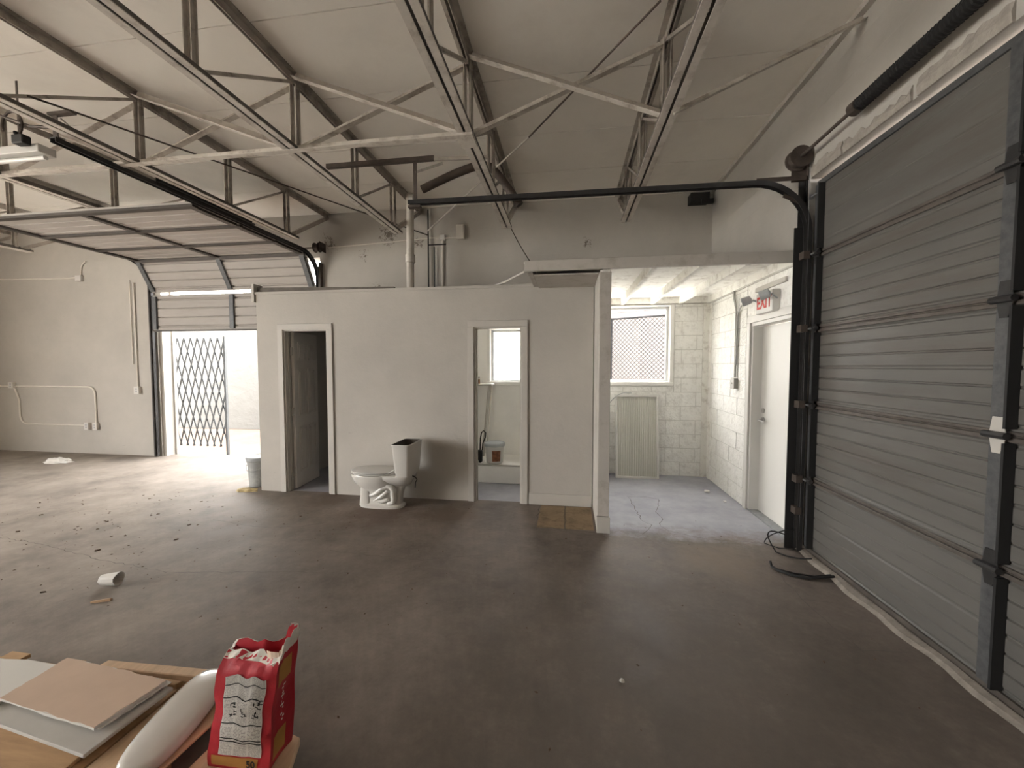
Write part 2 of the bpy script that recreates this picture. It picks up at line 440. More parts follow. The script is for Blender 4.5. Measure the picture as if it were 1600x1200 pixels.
# --- partition with two small rooms
D1 = (-3.47, -2.885, 2.02); D2 = (-1.07, -.52, 2.01)
m = MB()
for a, b, c, d in grid_wall([-3.83, D1[0], D1[1], D2[0], D2[1], .27], [0, 2.015, ZR], lambda u, v: (D1[0] < u < D1[1] or D2[0] < u < D2[1]) and v < 2.015):
    m.box(a, b, YP, YP+.1, c, d)
o_part = m.build('wall_partition', m_part); tag(o_part, 'low off-white partition wall with two narrow doorways', 'wall', kind='structure')
m = MB().box(-3.83, -3.73, YP+.1, YB, 0, ZR)
o = m.build('wall_office', m_part); tag(o, 'left end wall of the small dark room behind the partition', 'wall', kind='structure')
m = MB().box(-1.62, -1.52, YP+.1, YB, 0, ZR)
o = m.build('wall_washroom', m_alc); tag(o, 'dividing wall between the dark room and the washroom', 'wall', kind='structure')
m = MB().box(.285, .375, 3.715, YB, 0, ZR)
ws = m.build('wall_alcove', m_alc); tag(ws, 'wall end between the partition and the bright alcove', 'wall', kind='structure')
MB().box(.278, .285, 3.73, YP, 0, 2.43).build('facing_board', m_wood_w, ws, bevel=.002)
MB().box(.28, .385, 3.695, 3.715, .16, 2.43).build('end_board', m_wood_w, ws, bevel=.003)
MB().box(.272, .395, 3.685, 3.715, 0, .155).build('plinth_board', m_trimw, ws, bevel=.003)
m = MB().box(-3.86, .27, YP-.01, YB, ZR, ZR+.03)
o_roof = m.build('ceiling_rooms', m_part); tag(o_roof, 'flat roof board over the two small rooms', 'ceiling', kind='structure')

o = MB().hexa([(-3.87, YP+.03, ZR+.031), (-2.05, YP+.05, ZR+.031), (-2.05, YP+.09, ZR+.031), (-3.87, YP+.09, ZR+.031)], [(-3.87, YP+.03, ZR+.095), (-2.05, YP+.05, ZR+.06), (-2.05, YP+.09, ZR+.06), (-3.87, YP+.09, ZR+.095)]).build('trim_7', m_roofedge)
tag(o, 'dark weathered edge board lying on the partition roof', 'board', kind='structure')
o = MB().box(-3.875, -3.84, YP-.02, YP+.12, 2.36, 2.58).build('trim_8', m_wood_w); tag(o, 'pale upright end block at the left top of the partition', 'trim', kind='structure')
# --- alcove roof: deck, joists, soffit, beam
deck = MB().box(-.42, XR, 3.70, YB, 2.535, 2.55).build('ceiling_alcove', m_alc, origin=(.8, 4.7, 2.535))
tag(deck, 'white board ceiling on joists over the bright alcove', 'ceiling', kind='structure')
for x in (-.36, .33, .757, 1.163, 1.543, 1.92):
    MB().box(x-.022, x+.022, 3.70, YB if x > .3 else YP+.12, 2.445, 2.535).build('joist', m_alc if x > .3 else m_wood_w, deck)
for a, b in ((.352, .735), (.779, 1.141), (1.185, 1.521), (1.565, 1.898)):
    MB().box(a, b, YB-.04, YB-.001, 2.45, 2.535).build('blocking', m_alc, deck)
MB().box(-.33, .275, 3.765, YP, 2.432, 2.444).build('soffit_board', m_wood_w, deck)
m = MB().box(-.41, XR-.005, 3.655, 3.695, 2.452, 2.548)
o = m.build('trim_1', m_wood_w, bevel=.003); tag(o, 'long pale timber beam across the front of the alcove roof', 'beam', kind='structure')

# --- blocks of the alcove walls
def courses(axis, fixed, u0, u1, z0, z1, parent, skip, sgn):
    k = 0; z = z0
    while z < z1 - .02:
        zt = min(z + .2, z1); u = u0 - (.2 if k % 2 else 0.0)
        while u < u1 - .01:
            a, b = max(u, u0), min(u + .4, u1)
            for (aa, bb, cc, dd) in cut(a, b, z, zt, skip):
                if bb - aa > .03 and dd - cc > .03:
                    p = random.uniform(.008, .013)
                    if axis == 'x': q = MB().box(aa+.005, bb-.005, fixed-p, fixed+.01, cc+.005, dd-.005)
                    else: q = MB().box(fixed-p, fixed+.01, aa+.005, bb-.005, cc+.005, dd-.005)
                    q.build('block', m_block, parent)
            u += .4
        z = zt; k += 1
def cut(a, b, c, d, r):
    if r is None or b <= r[0] or a >= r[1] or d <= r[2] or c >= r[3]: return [(a, b, c, d)]
    out = []
    if a < r[0]: out.append((a, r[0], c, d))
    if b > r[1]: out.append((r[1], b, c, d))
    aa, bb = max(a, r[0]), min(b, r[1])
    if c < r[2]: out.append((aa, bb, c, r[2]))
    if d > r[3]: out.append((aa, bb, r[3], d))
    return out
q = MB()
for a, b, c, d in grid_wall([.38, W1[0], W1[1], 1.86], [0, W1[2], W1[3], 2.44], lambda u, v: W1[0] < u < W1[1] and W1[2] < v < W1[3]): q.box(a, b, YB-.004, YB, c, d)
q.build('mortar_bed', m_mortar, wall_back)
MB().box(XR-.004, XR, 4.64, 5.70, 0, 2.44).build('mortar_bed', m_mortar, wall_right)
q = MB()
for a, b, c, d in grid_wall([-1.52, W2[0], W2[1], .285], [0, W2[2], W2[3], 2.45], lambda u, v: W2[0] < u < W2[1] and W2[2] < v < W2[3]): q.box(a, b, YB-.006, YB, c, d)
q.build('added_lining', m_lining, wall_back)
MB().box(-1.52, -1.09, YP+.1, YP+.106, 0, ZR).box(-.5, .285, YP+.1, YP+.106, 0, ZR).build('added_lining', m_lining, o_part)  # unseen white sheets added to brighten the washroom by bounce
MB().box(-1.52, .27, YP+.106, YB-.006, ZR-.006, ZR).build('added_lining', m_lining, o_roof)  # added white sheet overhead, lifts the washroom's bounced light
courses('x', YB, .38, 1.86, 0, 2.44, wall_back, (W1[0]-.06, W1[1]+.06, W1[2]-.06, W1[3]+.06), 1)
courses('y', XR, 4.64, 5.70, 0, 2.44, wall_right, None, 1)
MB().box(1.86, XR, YB-.012, YB, 0, 2.44).build('corner_strip', m_alc, wall_back)
MB().box(XR-.012, XR, 5.70, YB-.012, 0, 2.44).build('corner_strip', m_alc, wall_right)
# smooth plaster round the exit door
MB().box(XR-.006, XR, 3.63, 4.64, EZ+.06, 2.44).build('plaster_patch', m_block, wall_right)

# --- windows
def window(name, r, label, mull=None):
    x0, x1, z0, z1 = r; y = YB
    t = thing(name, ((x0+x1)/2, y, z0), label, 'window', kind='structure')
    c = .05
    MB().box(x0-c, x1+c, y-.03, y+.004, z0-c, z0).build('casing', m_casew, t, bevel=.003)
    MB().box(x0-c, x1+c, y-.02, y+.004, z1, z1+c-.035).build('casing', m_casew, t)
    MB().box(x0-c, x0, y-.02, y+.004, z0, z1).build('casing', m_casew, t)
    MB().box(x1, x1+c, y-.02, y+.004, z0, z1).build('casing', m_casew, t)
    f = MB(); k = .035; ya, yb = y+.09, y+.13
    f.box(x0, x1, ya, yb, z0, z0+k).box(x0, x1, ya, yb, z1-k, z1).box(x0, x0+k, ya, yb, z0+k, z1-k).box(x1-k, x1, ya, yb, z0+k, z1-k)
    fr = f.build('frame', m_alu, t)
    MB().box(x0+k, x1-k, y+.107, y+.112, z0+k, z1-k).build('pane', m_glass, t)
    for (a, b, c2, d2) in ((x0, x1, z0, z0+.012), ):
        MB().box(a, b, y-.001, y+.09, c2, d2).build('sill', m_casew, t)
window('window_1', W1, 'wide alcove window with white casing looking onto a chain-link fence')
window('window_2', W2, 'narrow bright window in the washroom with white frame')

# --- door casings
def casing(name, x0, x1, z, y, label):
    t = thing(name, ((x0+x1)/2, y, 0), label, 'door casing', kind='structure'); c = .07
    MB().box(x0-c, x0, y-.018, y, 0, z).build('casing_board', m_trimw, t, bevel=.003)
    MB().box(x1, x1+c, y-.018, y, 0, z).build('casing_board', m_trimw, t, bevel=.003)
    MB().box(x0-c, x1+c, y-.018, y, z, z+c).build('casing_board', m_trimw, t, bevel=.003)
    MB().box(x0, x0+.018, y, y+.1, 0, z).build('jamb', m_trimw, t)
    MB().box(x1-.018, x1, y, y+.1, 0, z).build('jamb', m_trimw, t)
    MB().box(x0+.018, x1-.018, y, y+.1, z-.018, z).build('jamb', m_trimw, t)
    MB().box(x0+.018, x0+.03, y+.045, y+.06, 0, z-.018).build('door_stop', m_trimw, t)
    return t
casing('trim_2', D1[0], D1[1], 2.015, YP, 'white casing round the doorway of the dark room')
casing('trim_3', D2[0], D2[1], 2.015, YP, 'white casing round the doorway of the washroom')
o = MB().box(-.435, .268, YP-.014, YP, 0, .13).build('baseboard_partition', m_trimw, bevel=.003)
tag(o, 'white baseboard on the partition right of the washroom doorway', 'baseboard', kind='structure')

# --- six-panel door standing open into the dark room
t = thing('door_3', (-3.445, YP+.095, .012), 'six-panel interior door standing open into the dark room', 'door', kind='structure', rot=(0,0,R(97)))
m = MB().box(0, .56, -.035, 0, 0, 1.985); leaf = m.build('leaf', m_door, t, local=True, bevel=.002)
for (x0, x1) in ((.085, .255), (.31, .48)):
    for (z0, z1) in ((.2, .78), (.92, 1.52), (1.63, 1.86)):
        q = MB()
        for s_, y0 in ((-1, -.035), (1, 0)):
            ya, yb = (y0-.011, y0) if s_ < 0 else (y0, y0+.011)
            q.box(x0, x0+.016, ya, yb, z0, z1).box(x1-.016, x1, ya, yb, z0, z1).box(x0, x1, ya, yb, z0, z0+.016).box(x0, x1, ya, yb, z1-.016, z1)
            q.box(x0+.035, x1-.035, ya, yb, z0+.035, z1-.035)
        q.build('panel', m_door, leaf, local=True)
for z in (.22, .98, 1.74):
    MB().box(-.035, .004, -.028, -.006, z-.05, z+.05).build('hinge', m_trimw, t, local=True)
kn = MB().lathe([(.012, -.03), (.012, .02), (.026, .03), (.03, .045), (.022, .06), (.001, .063)], 14, (.5, 0, .95), 'y'); kn.build('knob', m_dark2, t, local=True, smooth=True)

# --- exit door in the right wall
t = thing('door_4', (XR+.1, 4.13, 0), 'flush white exit door in the alcove with lever handle', 'door', kind='structure')
MB().box(XR+.095, XR+.14, EY0+.045, EY1-.04, .015, 1.985).build('leaf', m_exitd, t, bevel=.002)
q = MB().lathe([(.028, 0), (.028, .012), (.011, .014), (.011, .05)], 14, (XR+.095, 4.44, .99), 'x')
h = MB(); h.lathe([(.03, -.012), (.03, 0)], 16, (XR+.095, 4.44, 1.0), 'x'); h.tube([(XR+.09, 4.44, 1.0), (XR+.045, 4.44, 1.0), (XR+.04, 4.43, 1.0), (XR+.04, 4.32, .995)], .011, 8)
h.build('lever_handle', m_chrome, t, smooth=True)
MB().lathe([(.026, -.014), (.026, 0)], 14, (XR+.095, 4.44, 1.1), 'x').build('deadbolt', m_chrome, t)
MB().box(XR, XR+.25, EY0, EY1, 0, .014).build('threshold', m_galv, t)
t2 = thing('trim_4', (XR, 4.13, 0), 'white frame and casing round the exit door', 'door casing', kind='structure')
MB().box(XR-.02, XR, EY1, EY1+.075, 0, EZ).build('casing_board', m_exitd, t2, bevel=.003)
MB().box(XR-.02, XR, EY0-.075, EY1+.075, EZ, EZ+.075).build('casing_board', m_exitd, t2, bevel=.003)
MB().box(XR, XR+.25, EY1-.035, EY1, .014, EZ).build('jamb', m_exitd, t2)
MB().box(XR, XR+.25, EY0, EY0+.035, .014, EZ).build('jamb', m_exitd, t2)
MB().box(XR, XR+.25, EY0+.035, EY1-.035, EZ-.035, EZ).build('jamb', m_exitd, t2)

# ================================================================== RIGHT GARAGE DOOR (closed)
def ribbed(n, h, depth=.008, gw=1.0):
    """profile of one section's inner skin: (height, depth) with narrow grooves"""
    pts = [(0, 0)]
    for k in range(n):
        zc = h*(k+.5)/n; wgr = (.008 if k % 3 else .013)*gw
        pts += [(zc-wgr, 0), (zc-wgr*.35, depth), (zc+wgr*.35, depth), (zc+wgr, 0)]
    pts.append((h, 0)); return pts
XD = 2.015
ZS = [.02, .622, 1.25, 1.876, 2.482, 3.065]
dr = thing('door_1', (XD, 2.06, 0), 'closed grey ribbed sectional roller door on the right wall', 'garage door', kind='structure')
Y0, Y1 = .548, 3.574
for i in range(5):
    h = ZS[i+1]-ZS[i]-.001; pr = ribbed(7 if i < 4 else 5, h)
    if i == 4: pr = ribbed(3, h, .004)
    rg = []
    for y in (Y0, Y1):
        rg.append([(XD + d, y, ZS[i]+z) for z, d in pr] + [(XD+.035, y, ZS[i]+h), (XD+.035, y, ZS[i])])
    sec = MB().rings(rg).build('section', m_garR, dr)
for i in range(1, 5):
    q = MB(); z = ZS[i]
    q.box(XD-.016, XD-.001, Y0, Y1, z-.030, z-.006).box(XD-.006, XD-.001, Y0, Y1, z-.006, z+.004).box(XD-.012, XD-.001, Y0, Y1, z+.004, z+.022)
    q.build('joint_rail', m_rail, dr, bevel=.003)
MB().box(XD-.014, XD, Y0, Y1, .0, .05).build('bottom_rail', m_rail, dr)
MB().box(XD-.014, XD, Y0, Y1, 3.03, 3.07).build('top_rail', m_stile, dr)
for (ya, yb) in ((Y1-.07, Y1-.005), (2.075, 2.15), (Y0+.005, Y0+.07)):
    for i in range(5):
        so = MB().box(XD-.03, XD-.001, ya, yb, ZS[i]+.034, ZS[i+1]-.034).build('stile', m_stile, dr)
        MB().box(XD-.05, XD-.001, ya-.012, ya, ZS[i]+.034, ZS[i+1]-.034).build('stile_flange', m_black, so)
def hinge(y, z, painted, parent, xd):
    q = MB()
    q.add([(xd-.032, y-.035, z+.012), (xd-.032, y+.035, z+.012), (xd-.034, y+.022, z+.085), (xd-.034, y-.022, z+.085),
           (xd-.036, y-.035, z+.012), (xd-.036, y+.035, z+.012), (xd-.038, y+.022, z+.085), (xd-.038, y-.022, z+.085)],
          [(0,1,2,3),(7,6,5,4),(0,4,5,1),(1,5,6,2),(2,6,7,3),(3,7,4,0)])
    q.add([(xd-.032, y-.035, z-.012), (xd-.032, y+.035, z-.012), (xd-.034, y+.018, z-.085), (xd-.034, y-.018, z-.085),
           (xd-.036, y-.035, z-.012), (xd-.036, y+.035, z-.012), (xd-.038, y+.018, z-.085), (xd-.038, y-.018, z-.085)],
          [(3,2,1,0),(4,5,6,7),(1,5,4,0),(2,6,5,1),(3,7,6,2),(0,4,7,3)])
    hg = q.build('hinge', m_trimw if painted else m_dark, parent)
    MB().tube([(xd-.045, y-.05, z), (xd-.045, y+.05, z)], .017, 8).build('hinge_pin', m_dark, hg)
for i in range(1, 5):
    hinge(2.11, ZS[i], i == 2, dr, XD); hinge(3.52, ZS[i], False, dr, XD)
# track: vertical, curve, horizontal overhead
def track_path(xv, zh, rad, z0, x_end, n=10):
    pth = [((xv, 0, z0), (0,1,0), (-1,0,0))]
    for k in range(n+1):
        a = math.pi/2*k/n
        pth.append(((xv-rad+rad*math.cos(a), 0, zh-rad+rad*math.sin(a)), (0,1,0), (-math.cos(a), 0, -math.sin(a))))
    pth.append(((x_end, 0, zh+.02), (0,1,0), (0,0,-1))); return pth
cprof = [(-.028, -.012), (.028, -.012), (.028, .012), (.021, .012), (.021, -.006), (-.021, -.006), (-.021, .012), (-.028, .012)]
tr = thing('garage_door_track', (1.9, 3.56, 0), 'black roller track curving from the right door to overhead', 'door track')
def shift(path, y): return [((p[0], y, p[2]), s, u) for p, s, u in path]
MB().sweep(shift(track_path(1.945, 3.085, .42, .0, -1.50), 3.58), [(a, b*1.6) for a, b in cprof]).build('rail', m_dark, tr)
q = MB().box(1.935, 1.949, 3.605, 3.64, 0, 3.10).box(1.885, 1.949, 3.618, 3.626, 0, 3.10); q.build('wall_angle', m_dark, tr)
MB().box(1.86, 1.945, 3.612, 3.622, 0, 2.72).build('track_angle', m_black, tr)
for z in (.35, .62, 1.25, 1.88, 2.48):
    MB().box(1.9, 1.948, 3.545, 3.625, z-.03, z+.03).build('bracket', m_dark2, tr)
q = MB().bar((1.93, 3.6, 3.12), (1.55, 3.6, 3.12), .006, .035).bar((1.93, 3.6, 2.9), (1.76, 3.6, 2.985), .006, .03); q.build('brace_strap', m_dark2, tr)
for z in (.62, 1.25, 1.876, 2.482, 2.95):
    MB().lathe([(.006, -.06), (.006, .0), (.022, .0), (.022, .014), (.004, .014)], 10, (1.955, 3.565, z+.0), 'y').build('roller', m_galv, tr)
# hanger of the track
hg = thing('track_hanger', (-1.45, 3.57, 3.13), 'dark perforated angle hanging the track end between two trusses', 'hanger')
MB().angle((-2.32, 3.55, 3.475), (-1.24, 3.55, 3.475), .035, .005, -1).build('cross_angle', m_dark2, hg)
MB().angle((-1.24, 3.552, 3.47), (-.74, 3.56, 3.455), .022, .004, -1).build('cross_angle', m_steel, hg)
q = MB().bar((-1.43, 3.57, 3.475), (-1.43, 3.57, 3.09), .035, .005); q.build('strap', m_dark2, hg)
MB().bar((-1.43, 3.57, 3.38), (-1.17, 3.6, 3.46), .006, .022).build('strap', m_steel, hg)
MB().box(-1.50, -1.38, 3.55, 3.6, 3.055, 3.075).build('foot_bracket', m_dark2, hg)
# torsion shaft, drum and spring over the right door
ts = thing('torsion_spring', (1.86, 2.06, 3.2), 'black torsion spring and cable drum over the right door', 'spring')
ZT, XT = 3.265, 1.855
MB().tube([(XT, .45, ZT), (XT, 3.66, ZT)], .0125, 10).build('shaft', m_dark2, ts, smooth=True)
MB().lathe([(.02, -.045), (.085, -.045), (.085, -.036), (.062, -.03), (.066, .03), (.085, .036), (.085, .045), (.02, .045)], 22, (XT, 3.575, ZT), 'y').build('cable_drum', m_dark2, ts, smooth=35)
sp = MB(); pts = []; L0, L1, nt = 1.55, 2.9, 62
for k in range(nt*8+1):
    a = 2*math.pi*k/8; pts.append((XT + .034*math.cos(a), L0+(L1-L0)*k/(nt*8), ZT + .034*math.sin(a)))
sp.tube(pts, .0115, 5); sp.build('coil', m_black, ts, smooth=True)
MB().lathe([(.014, 0), (.045, 0), (.045, .06), (.014, .06)], 14, (XT, 2.9, ZT), 'y').build('winding_cone', m_dark2, ts)
MB().lathe([(.014, 0), (.045, 0), (.045, .06), (.014, .06)], 14, (XT, 1.49, ZT), 'y').build('winding_cone', m_dark2, ts)
q = MB().box(1.83, 1.948, 3.628, 3.634, 3.1, 3.33).box(1.942, 1.949, 3.6, 3.68, 3.1, 3.33); q.build('bearing_plate', m_dark2, ts)
MB().box(1.85, 1.949, 1.42, 1.47, 3.2, 3.33).build('centre_bracket', m_dark2, ts)
MB().tube([(1.93, 3.555, 3.25), (1.94, 3.555, .1)], .0035, 6).build('lift_cable', m_galv, ts)
# seal strip on the floor along the closed door
sl = thing('floor_seal_strip', (1.96, 2.06, 0), 'dusty flattened seal strip along the foot of the right door', 'seal strip')
n = 36; rg = []
for k in range(n+1):
    y = Y0 + (3.62-Y0)*k/n; dx = .012*math.sin(k*1.3) + .01*math.sin(k*.37+1)
    rg.append([(1.92+dx, y, .001), (2.012, y, .001), (2.012, y, .012), (1.985+dx*.5, y, .022), (1.945+dx, y, .016)])
MB().rings(rg).build('strip', m_seal, sl)
# broken concrete lip over the door (parts of the right wall)
random.seed(12)
for (ya, yb, zb) in ((3.2, 3.55, 3.19), (2.62, 3.18, 3.165), (2.1, 2.58, 3.2), (1.3, 2.05, 3.18), (.6, 1.25, 3.19)):
    n = 14; top = []; bot = []
    ring0 = []; ring1 = []
    for k in range(n+1):
        y = ya+(yb-ya)*k/n; zt = zb + random.uniform(-.02, .02); 
        ring0.append((y, zt))
    q = MB()
    q.rings([[(1.952, y, GZ-.001), (1.938, y, GZ-.001), (1.932, y, (GZ+z)/2), (1.944, y, z), (1.952, y, z)] for y, z in ring0])
    q.build('broken_lip', m_lip, wall_right)
o = MB().box(1.905, XR-.001, YF+.02, YB-.02, 3.925, ZC-.001).build('trim_5', m_wood_w); tag(o, 'pale timber strip where ceiling meets the right wall', 'trim', kind='structure')

# ================================================================== LEFT GARAGE DOOR (half open)
YD = 5.735
dl = thing('door_2', (-5.47, YD, 2.16), 'half-open grey ribbed sectional door folded under the ceiling on the left', 'garage door', kind='structure')
nodes = [(5.745, 2.16), (5.745, 2.77), (5.50, 3.292), (4.93, 3.295), (4.33, 3.298), (3.73, 3.30)]
LX0, LX1 = -6.99, -3.98
for i in range(5):
    (ya, za), (yb, zb) = nodes[i], nodes[i+1]
    if i == 1: ya, za = 5.745, 2.805
    d = Vector((0, yb-ya, zb-za)); L = d.length; d.normalize()
    nrm = Vector((1,0,0)).cross(d)          # points to the outer side
    if nrm.y < 0 and i < 2: nrm = -nrm
    if i >= 2 and nrm.z < 0: nrm = -nrm
    pr = ribbed(4, L-.012, .020, 1.5); rg = []
    for x in (LX0, LX1):
        b0 = Vector((x, ya, za))
        rg.append([b0 + d*(z+.006) + nrm*dp for z, dp in pr] + [b0 + d*(L-.006) + nrm*.035, b0 + d*.006 + nrm*.035])
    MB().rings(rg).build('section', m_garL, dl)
    for xs_ in (LX0+.05, -5.47, LX1-.05):
        p0 = Vector((xs_, ya, za)) + d*.03 - nrm*.014; p1 = Vector((xs_, ya, za)) + d*(L-.03) - nrm*.014
        MB().bar(p0, p1, .075, .026, up=tuple(nrm)).build('stile', m_stile if i < 2 else m_raild, dl)
    if i >= 1:
        e0 = Vector((0, yb, zb)) - d*.02 - nrm*.012
        MB().bar((LX0, e0.y, e0.z), (LX1, e0.y, e0.z), .05 if i < 4 else .07, .028, up=tuple(nrm)).build('joint_rail', m_raild, dl)
MB().box(LX0, LX1, 5.72, 5.775, 2.155, 2.175).build('bottom_raild', m_raild, dl)
def left_track(x, label, yend):
    t = thing('garage_door_track', (x, 5.7, 0), label, 'door track')
    pth = [((x, 5.755, .02), (1,0,0), (0,-1,0))]
    rad = .38; zh = 3.312
    for k in range(11):
        a = math.pi/2*k/10
        pth.append(((x, 5.755-rad+rad*math.cos(a), zh-rad+rad*math.sin(a)), (1,0,0), (0,-math.cos(a),-math.sin(a))))
    pth.append(((x, yend, zh), (1,0,0), (0,0,-1)))
    MB().sweep(pth, [(a, b*1.6) for a, b in cprof]).build('rail', m_dark, t)
    return t
tl = left_track(-7.035, 'black roller track on the far left side of the half-open door', 3.4)
MB().box(-7.08, -7.05, 5.74, 5.806, 0, 3.2).build('wall_angle', m_rail, tl)
tr2 = left_track(-3.935, 'black roller track on the right side of the half-open door', 2.55)
MB().box(-3.92, -3.885, 5.74, 5.806, 0, 3.2).build('wall_angle', m_rail, tr2)
MB().angle((-3.925, 3.3, 3.335), (-3.925, 4.45, 3.335), .05, .006, 1).build('stiffener', m_black, tr2)
MB().bar((-3.935, 2.57, 3.33), (-3.935, 2.57, 3.53), .045, .006, up=(0,1,0)).build('end_hanger', m_dark2, tr2)
MB().box(-3.98, -3.76, 2.55, 2.59, 3.50, 3.52).build('end_hanger', m_dark2, tr2)
t = thing('torsion_shaft', (-5.47, 5.70, 3.4), 'dark torsion shaft with cable drums over the half-open door', 'spring')
MB().tube([(-7.1, 5.70, 3.42), (-3.78, 5.70, 3.42)], .0125, 8).build('shaft', m_dark2, t)
for x in (-3.9, -7.05):
    MB().lathe([(.02, -.04), (.075, -.04), (.075, -.032), (.055, -.026), (.058, .026), (.075, .032), (.075, .04), (.02, .04)], 18, (x, 5.70, 3.42), 'x').build('cable_drum', m_dark2, t, smooth=35)
MB().box(-3.83, -3.824, 5.64, 5.806, 3.36, 3.5).build('bearing_plate', m_dark2, t)
MB().box(-7.12, -7.114, 5.64, 5.806, 3.36, 3.5).build('bearing_plate', m_dark2, t)

# door jamb boards of the left opening
t = thing('trim_6', (-7.0, 5.9, 0), 'pale timber jamb on the left side of the open doorway', 'trim', kind='structure')
MB().box(-7.0, -6.93, 5.83, 6.03, 0, DLZ).build('jamb_board', m_trimw, t)
MB().box(-6.93, -6.9, 5.98, 6.03, 0, DLZ).build('jamb_board', m_trimw, t)

# ================================================================== ROOF TRUSSES
NODES = [4.9 - .915*k for k in range(10)]          # panel points along the truss
ZB_, ZT_ = 3.345, 3.90
TX = [.69, -.79, -2.27, -3.79, -5.30, -6.82, -8.34, -9.86]
TN = ['first roof truss from the right wall, over the alcove side', 'second roof truss from the right wall, over the washroom doorway',
      'third roof truss from the right wall, over the toilet', 'fourth roof truss from the right wall, over the dark doorway',
      'fifth roof truss from the right wall, crossing the half-open door', 'sixth roof truss from the right wall, above the half-open door',
      'seventh roof truss from the right wall, left of the half-open door', 'leftmost roof truss at the far left edge']
tr0 = thing('roof_truss', (TX[0], 0, ZB_), TN[0], 'roof truss', 'steel roof trusses under the ceiling')
def sp(a, b): return (min(a, b), max(a, b))
for s_ in (-1, 1):
    X0 = TX[0]
    MB().box(*sp(X0+s_*.010, X0+s_*.058), -3.4, 5.06, ZB_-.003, ZB_+.003).build('bottom_chord', m_steel_l, tr0)
    q = MB().box(*sp(X0+s_*.010, X0+s_*.016), -3.4, 5.06, ZB_+.003, ZB_+.052)
    q.box(*sp(X0+s_*.052, X0+s_*.058), -3.4, 5.06, ZB_+.003, ZB_+.030).build('bottom_chord_leg', m_leg, tr0)
    MB().box(*sp(X0+s_*.010, X0+s_*.056), YF+.002, YB-.002, ZC-.008, ZC-.002).build('top_chord', m_steel, tr0)
    MB().box(*sp(X0+s_*.010, X0+s_*.016), YF+.002, YB-.002, ZC-.065, ZC-.008).build('top_chord_leg', m_steel, tr0)
for k, y in enumerate(NODES):
    q = MB()
    for s_ in (-1, 1):
        x = TX[0]+s_*.026
        q.box(x-.016, x+.016, y-.003, y+.003, ZB_+.006, ZC-.03).box(x-.003, x+.003, y-.03, y+.003, ZB_+.006, ZC-.03)
    q.build('vertical', m_steel, tr0)
for k in range(len(NODES)):
    y1 = NODES[k]; y2 = NODES[k] + .915
    if k == 0: MB().bar((TX[0], y1+.05, ZB_+.02), (TX[0], YB-.004, ZC-.06), .05, .05).build('end_web', m_steel, tr0)
    else: MB().bar((TX[0], y1+.02, ZB_+.03), (TX[0], y2-.02, ZC-.05), .022, .022).build('web', m_steel, tr0)
for i in range(1, len(TX)):
    copy_tree(tr0, (TX[i], 0, ZB_), TN[i])

# --- cross braces in the plane of one row of verticals
YA = NODES[2]
def brace(p, q, label, w_=.05):
    b = MB(); b.angle(p, q, w_, .005, 1, up=(0,0,1)); o = b.build('cross_brace', m_brace)
    return tag(o, label, 'brace', 'angle-iron braces between the trusses')
names = ['first and second', 'second and third', 'third and fourth', 'fourth and fifth', 'fifth and sixth', 'sixth and seventh']
for i in range(0, 6):
    xa, xb = TX[i+1], TX[i]
    brace((xa+.03, YA-.045, ZC-.05), (xb-.03, YA-.045, ZB_+.01), 'angle-iron brace falling to the right between the %s trusses from the right' % names[i])
    brace((xa+.03, YA+.012, ZB_+.02), (xb-.03, YA+.012, ZC-.09), 'angle-iron brace rising to the right between the %s trusses from the right' % names[i])
brace((TX[0]+.03, 2.95, ZB_-.02), (XR-.005, 3.03, 3.88), 'dark thin brace from the first truss up to the right wall', .03)
o = MB().angle((-9.86, YA-.055, ZB_-.016), (TX[1]+.06, YA-.055, ZB_-.016), .05, .006, 1).build('brace_strut', m_brace)
tag(o, 'long pale horizontal strut tying the bottom chords of the trusses', 'brace')
o = MB().box(TX[1]-.07, TX[1]+.06, YA-.12, YA+.06, ZB_-.03, ZB_-.011).build('gusset_plate', m_brace); tag(o, 'pale connection plate under the second truss where braces meet', 'plate')

# --- wires and pipes overhead
def wire(name, pts, r, mat, label, cat, n=6):
    o = MB().tube(pts, r, n).build(name, mat, smooth=True); return tag(o, label, cat)
wire('guy_wire', [(-3.70, 2.27, 3.43), (-2.10, 5.72, 3.535)], .007, m_dark2, 'dark taut wire running from the fourth truss to the wall pipes', 'wire')
wire('guy_wire', [(.578, 2.763, 3.945), (-.4, 3.95, 3.83)], .008, m_dark2, 'dark half of the long diagonal rod beneath the ceiling', 'wire')
wire('wire_conduit', [(-.4, 3.95, 3.83), (-2.10, 5.72, 3.60)], .010, m_wirew, 'pale half of the long diagonal rod, ending at the wall pipes', 'wire')
def arc(p0, p1, p2, n=8):
    p0, p1, p2 = map(Vector, (p0, p1, p2))
    return [p0*(1-t)**2 + p1*2*t*(1-t) + p2*t*t for t in [k/n for k in range(n+1)]]
t = thing('vent_pipe', (-2.2, 5.3, 2.48), 'white plastic vent pipe rising above the partition roof', 'pipe')
MB().tube([(-2.212, 5.3, 2.484), (-2.2, 5.3, 4.0-.04)], .052, 16).build('pipe', m_pvc, t, smooth=True)
MB().lathe([(.052, 0), (.066, .005), (.066, .11), (.052, .115)], 16, (-2.207, 5.3, 3.02)).build('coupling', m_pvc, t, smooth=35)
MB().box(-2.34, -1.98, 5.15, 5.45, 2.482, 2.5).build('flashing', m_trimw, t)
MB().lathe([(.0, 0), (.06, 0), (.06, .06), (.0, .06)], 12, (-2.17, 5.22, 3.86), 'x').build('clamp', m_plas_w, t)
wire('black_pipe', [(-2.115, 5.77, 2.484), (-2.115, 5.77, 3.93)], .011, m_black, 'thin black upright pipe on the back wall beside the vent', 'pipe', 8)
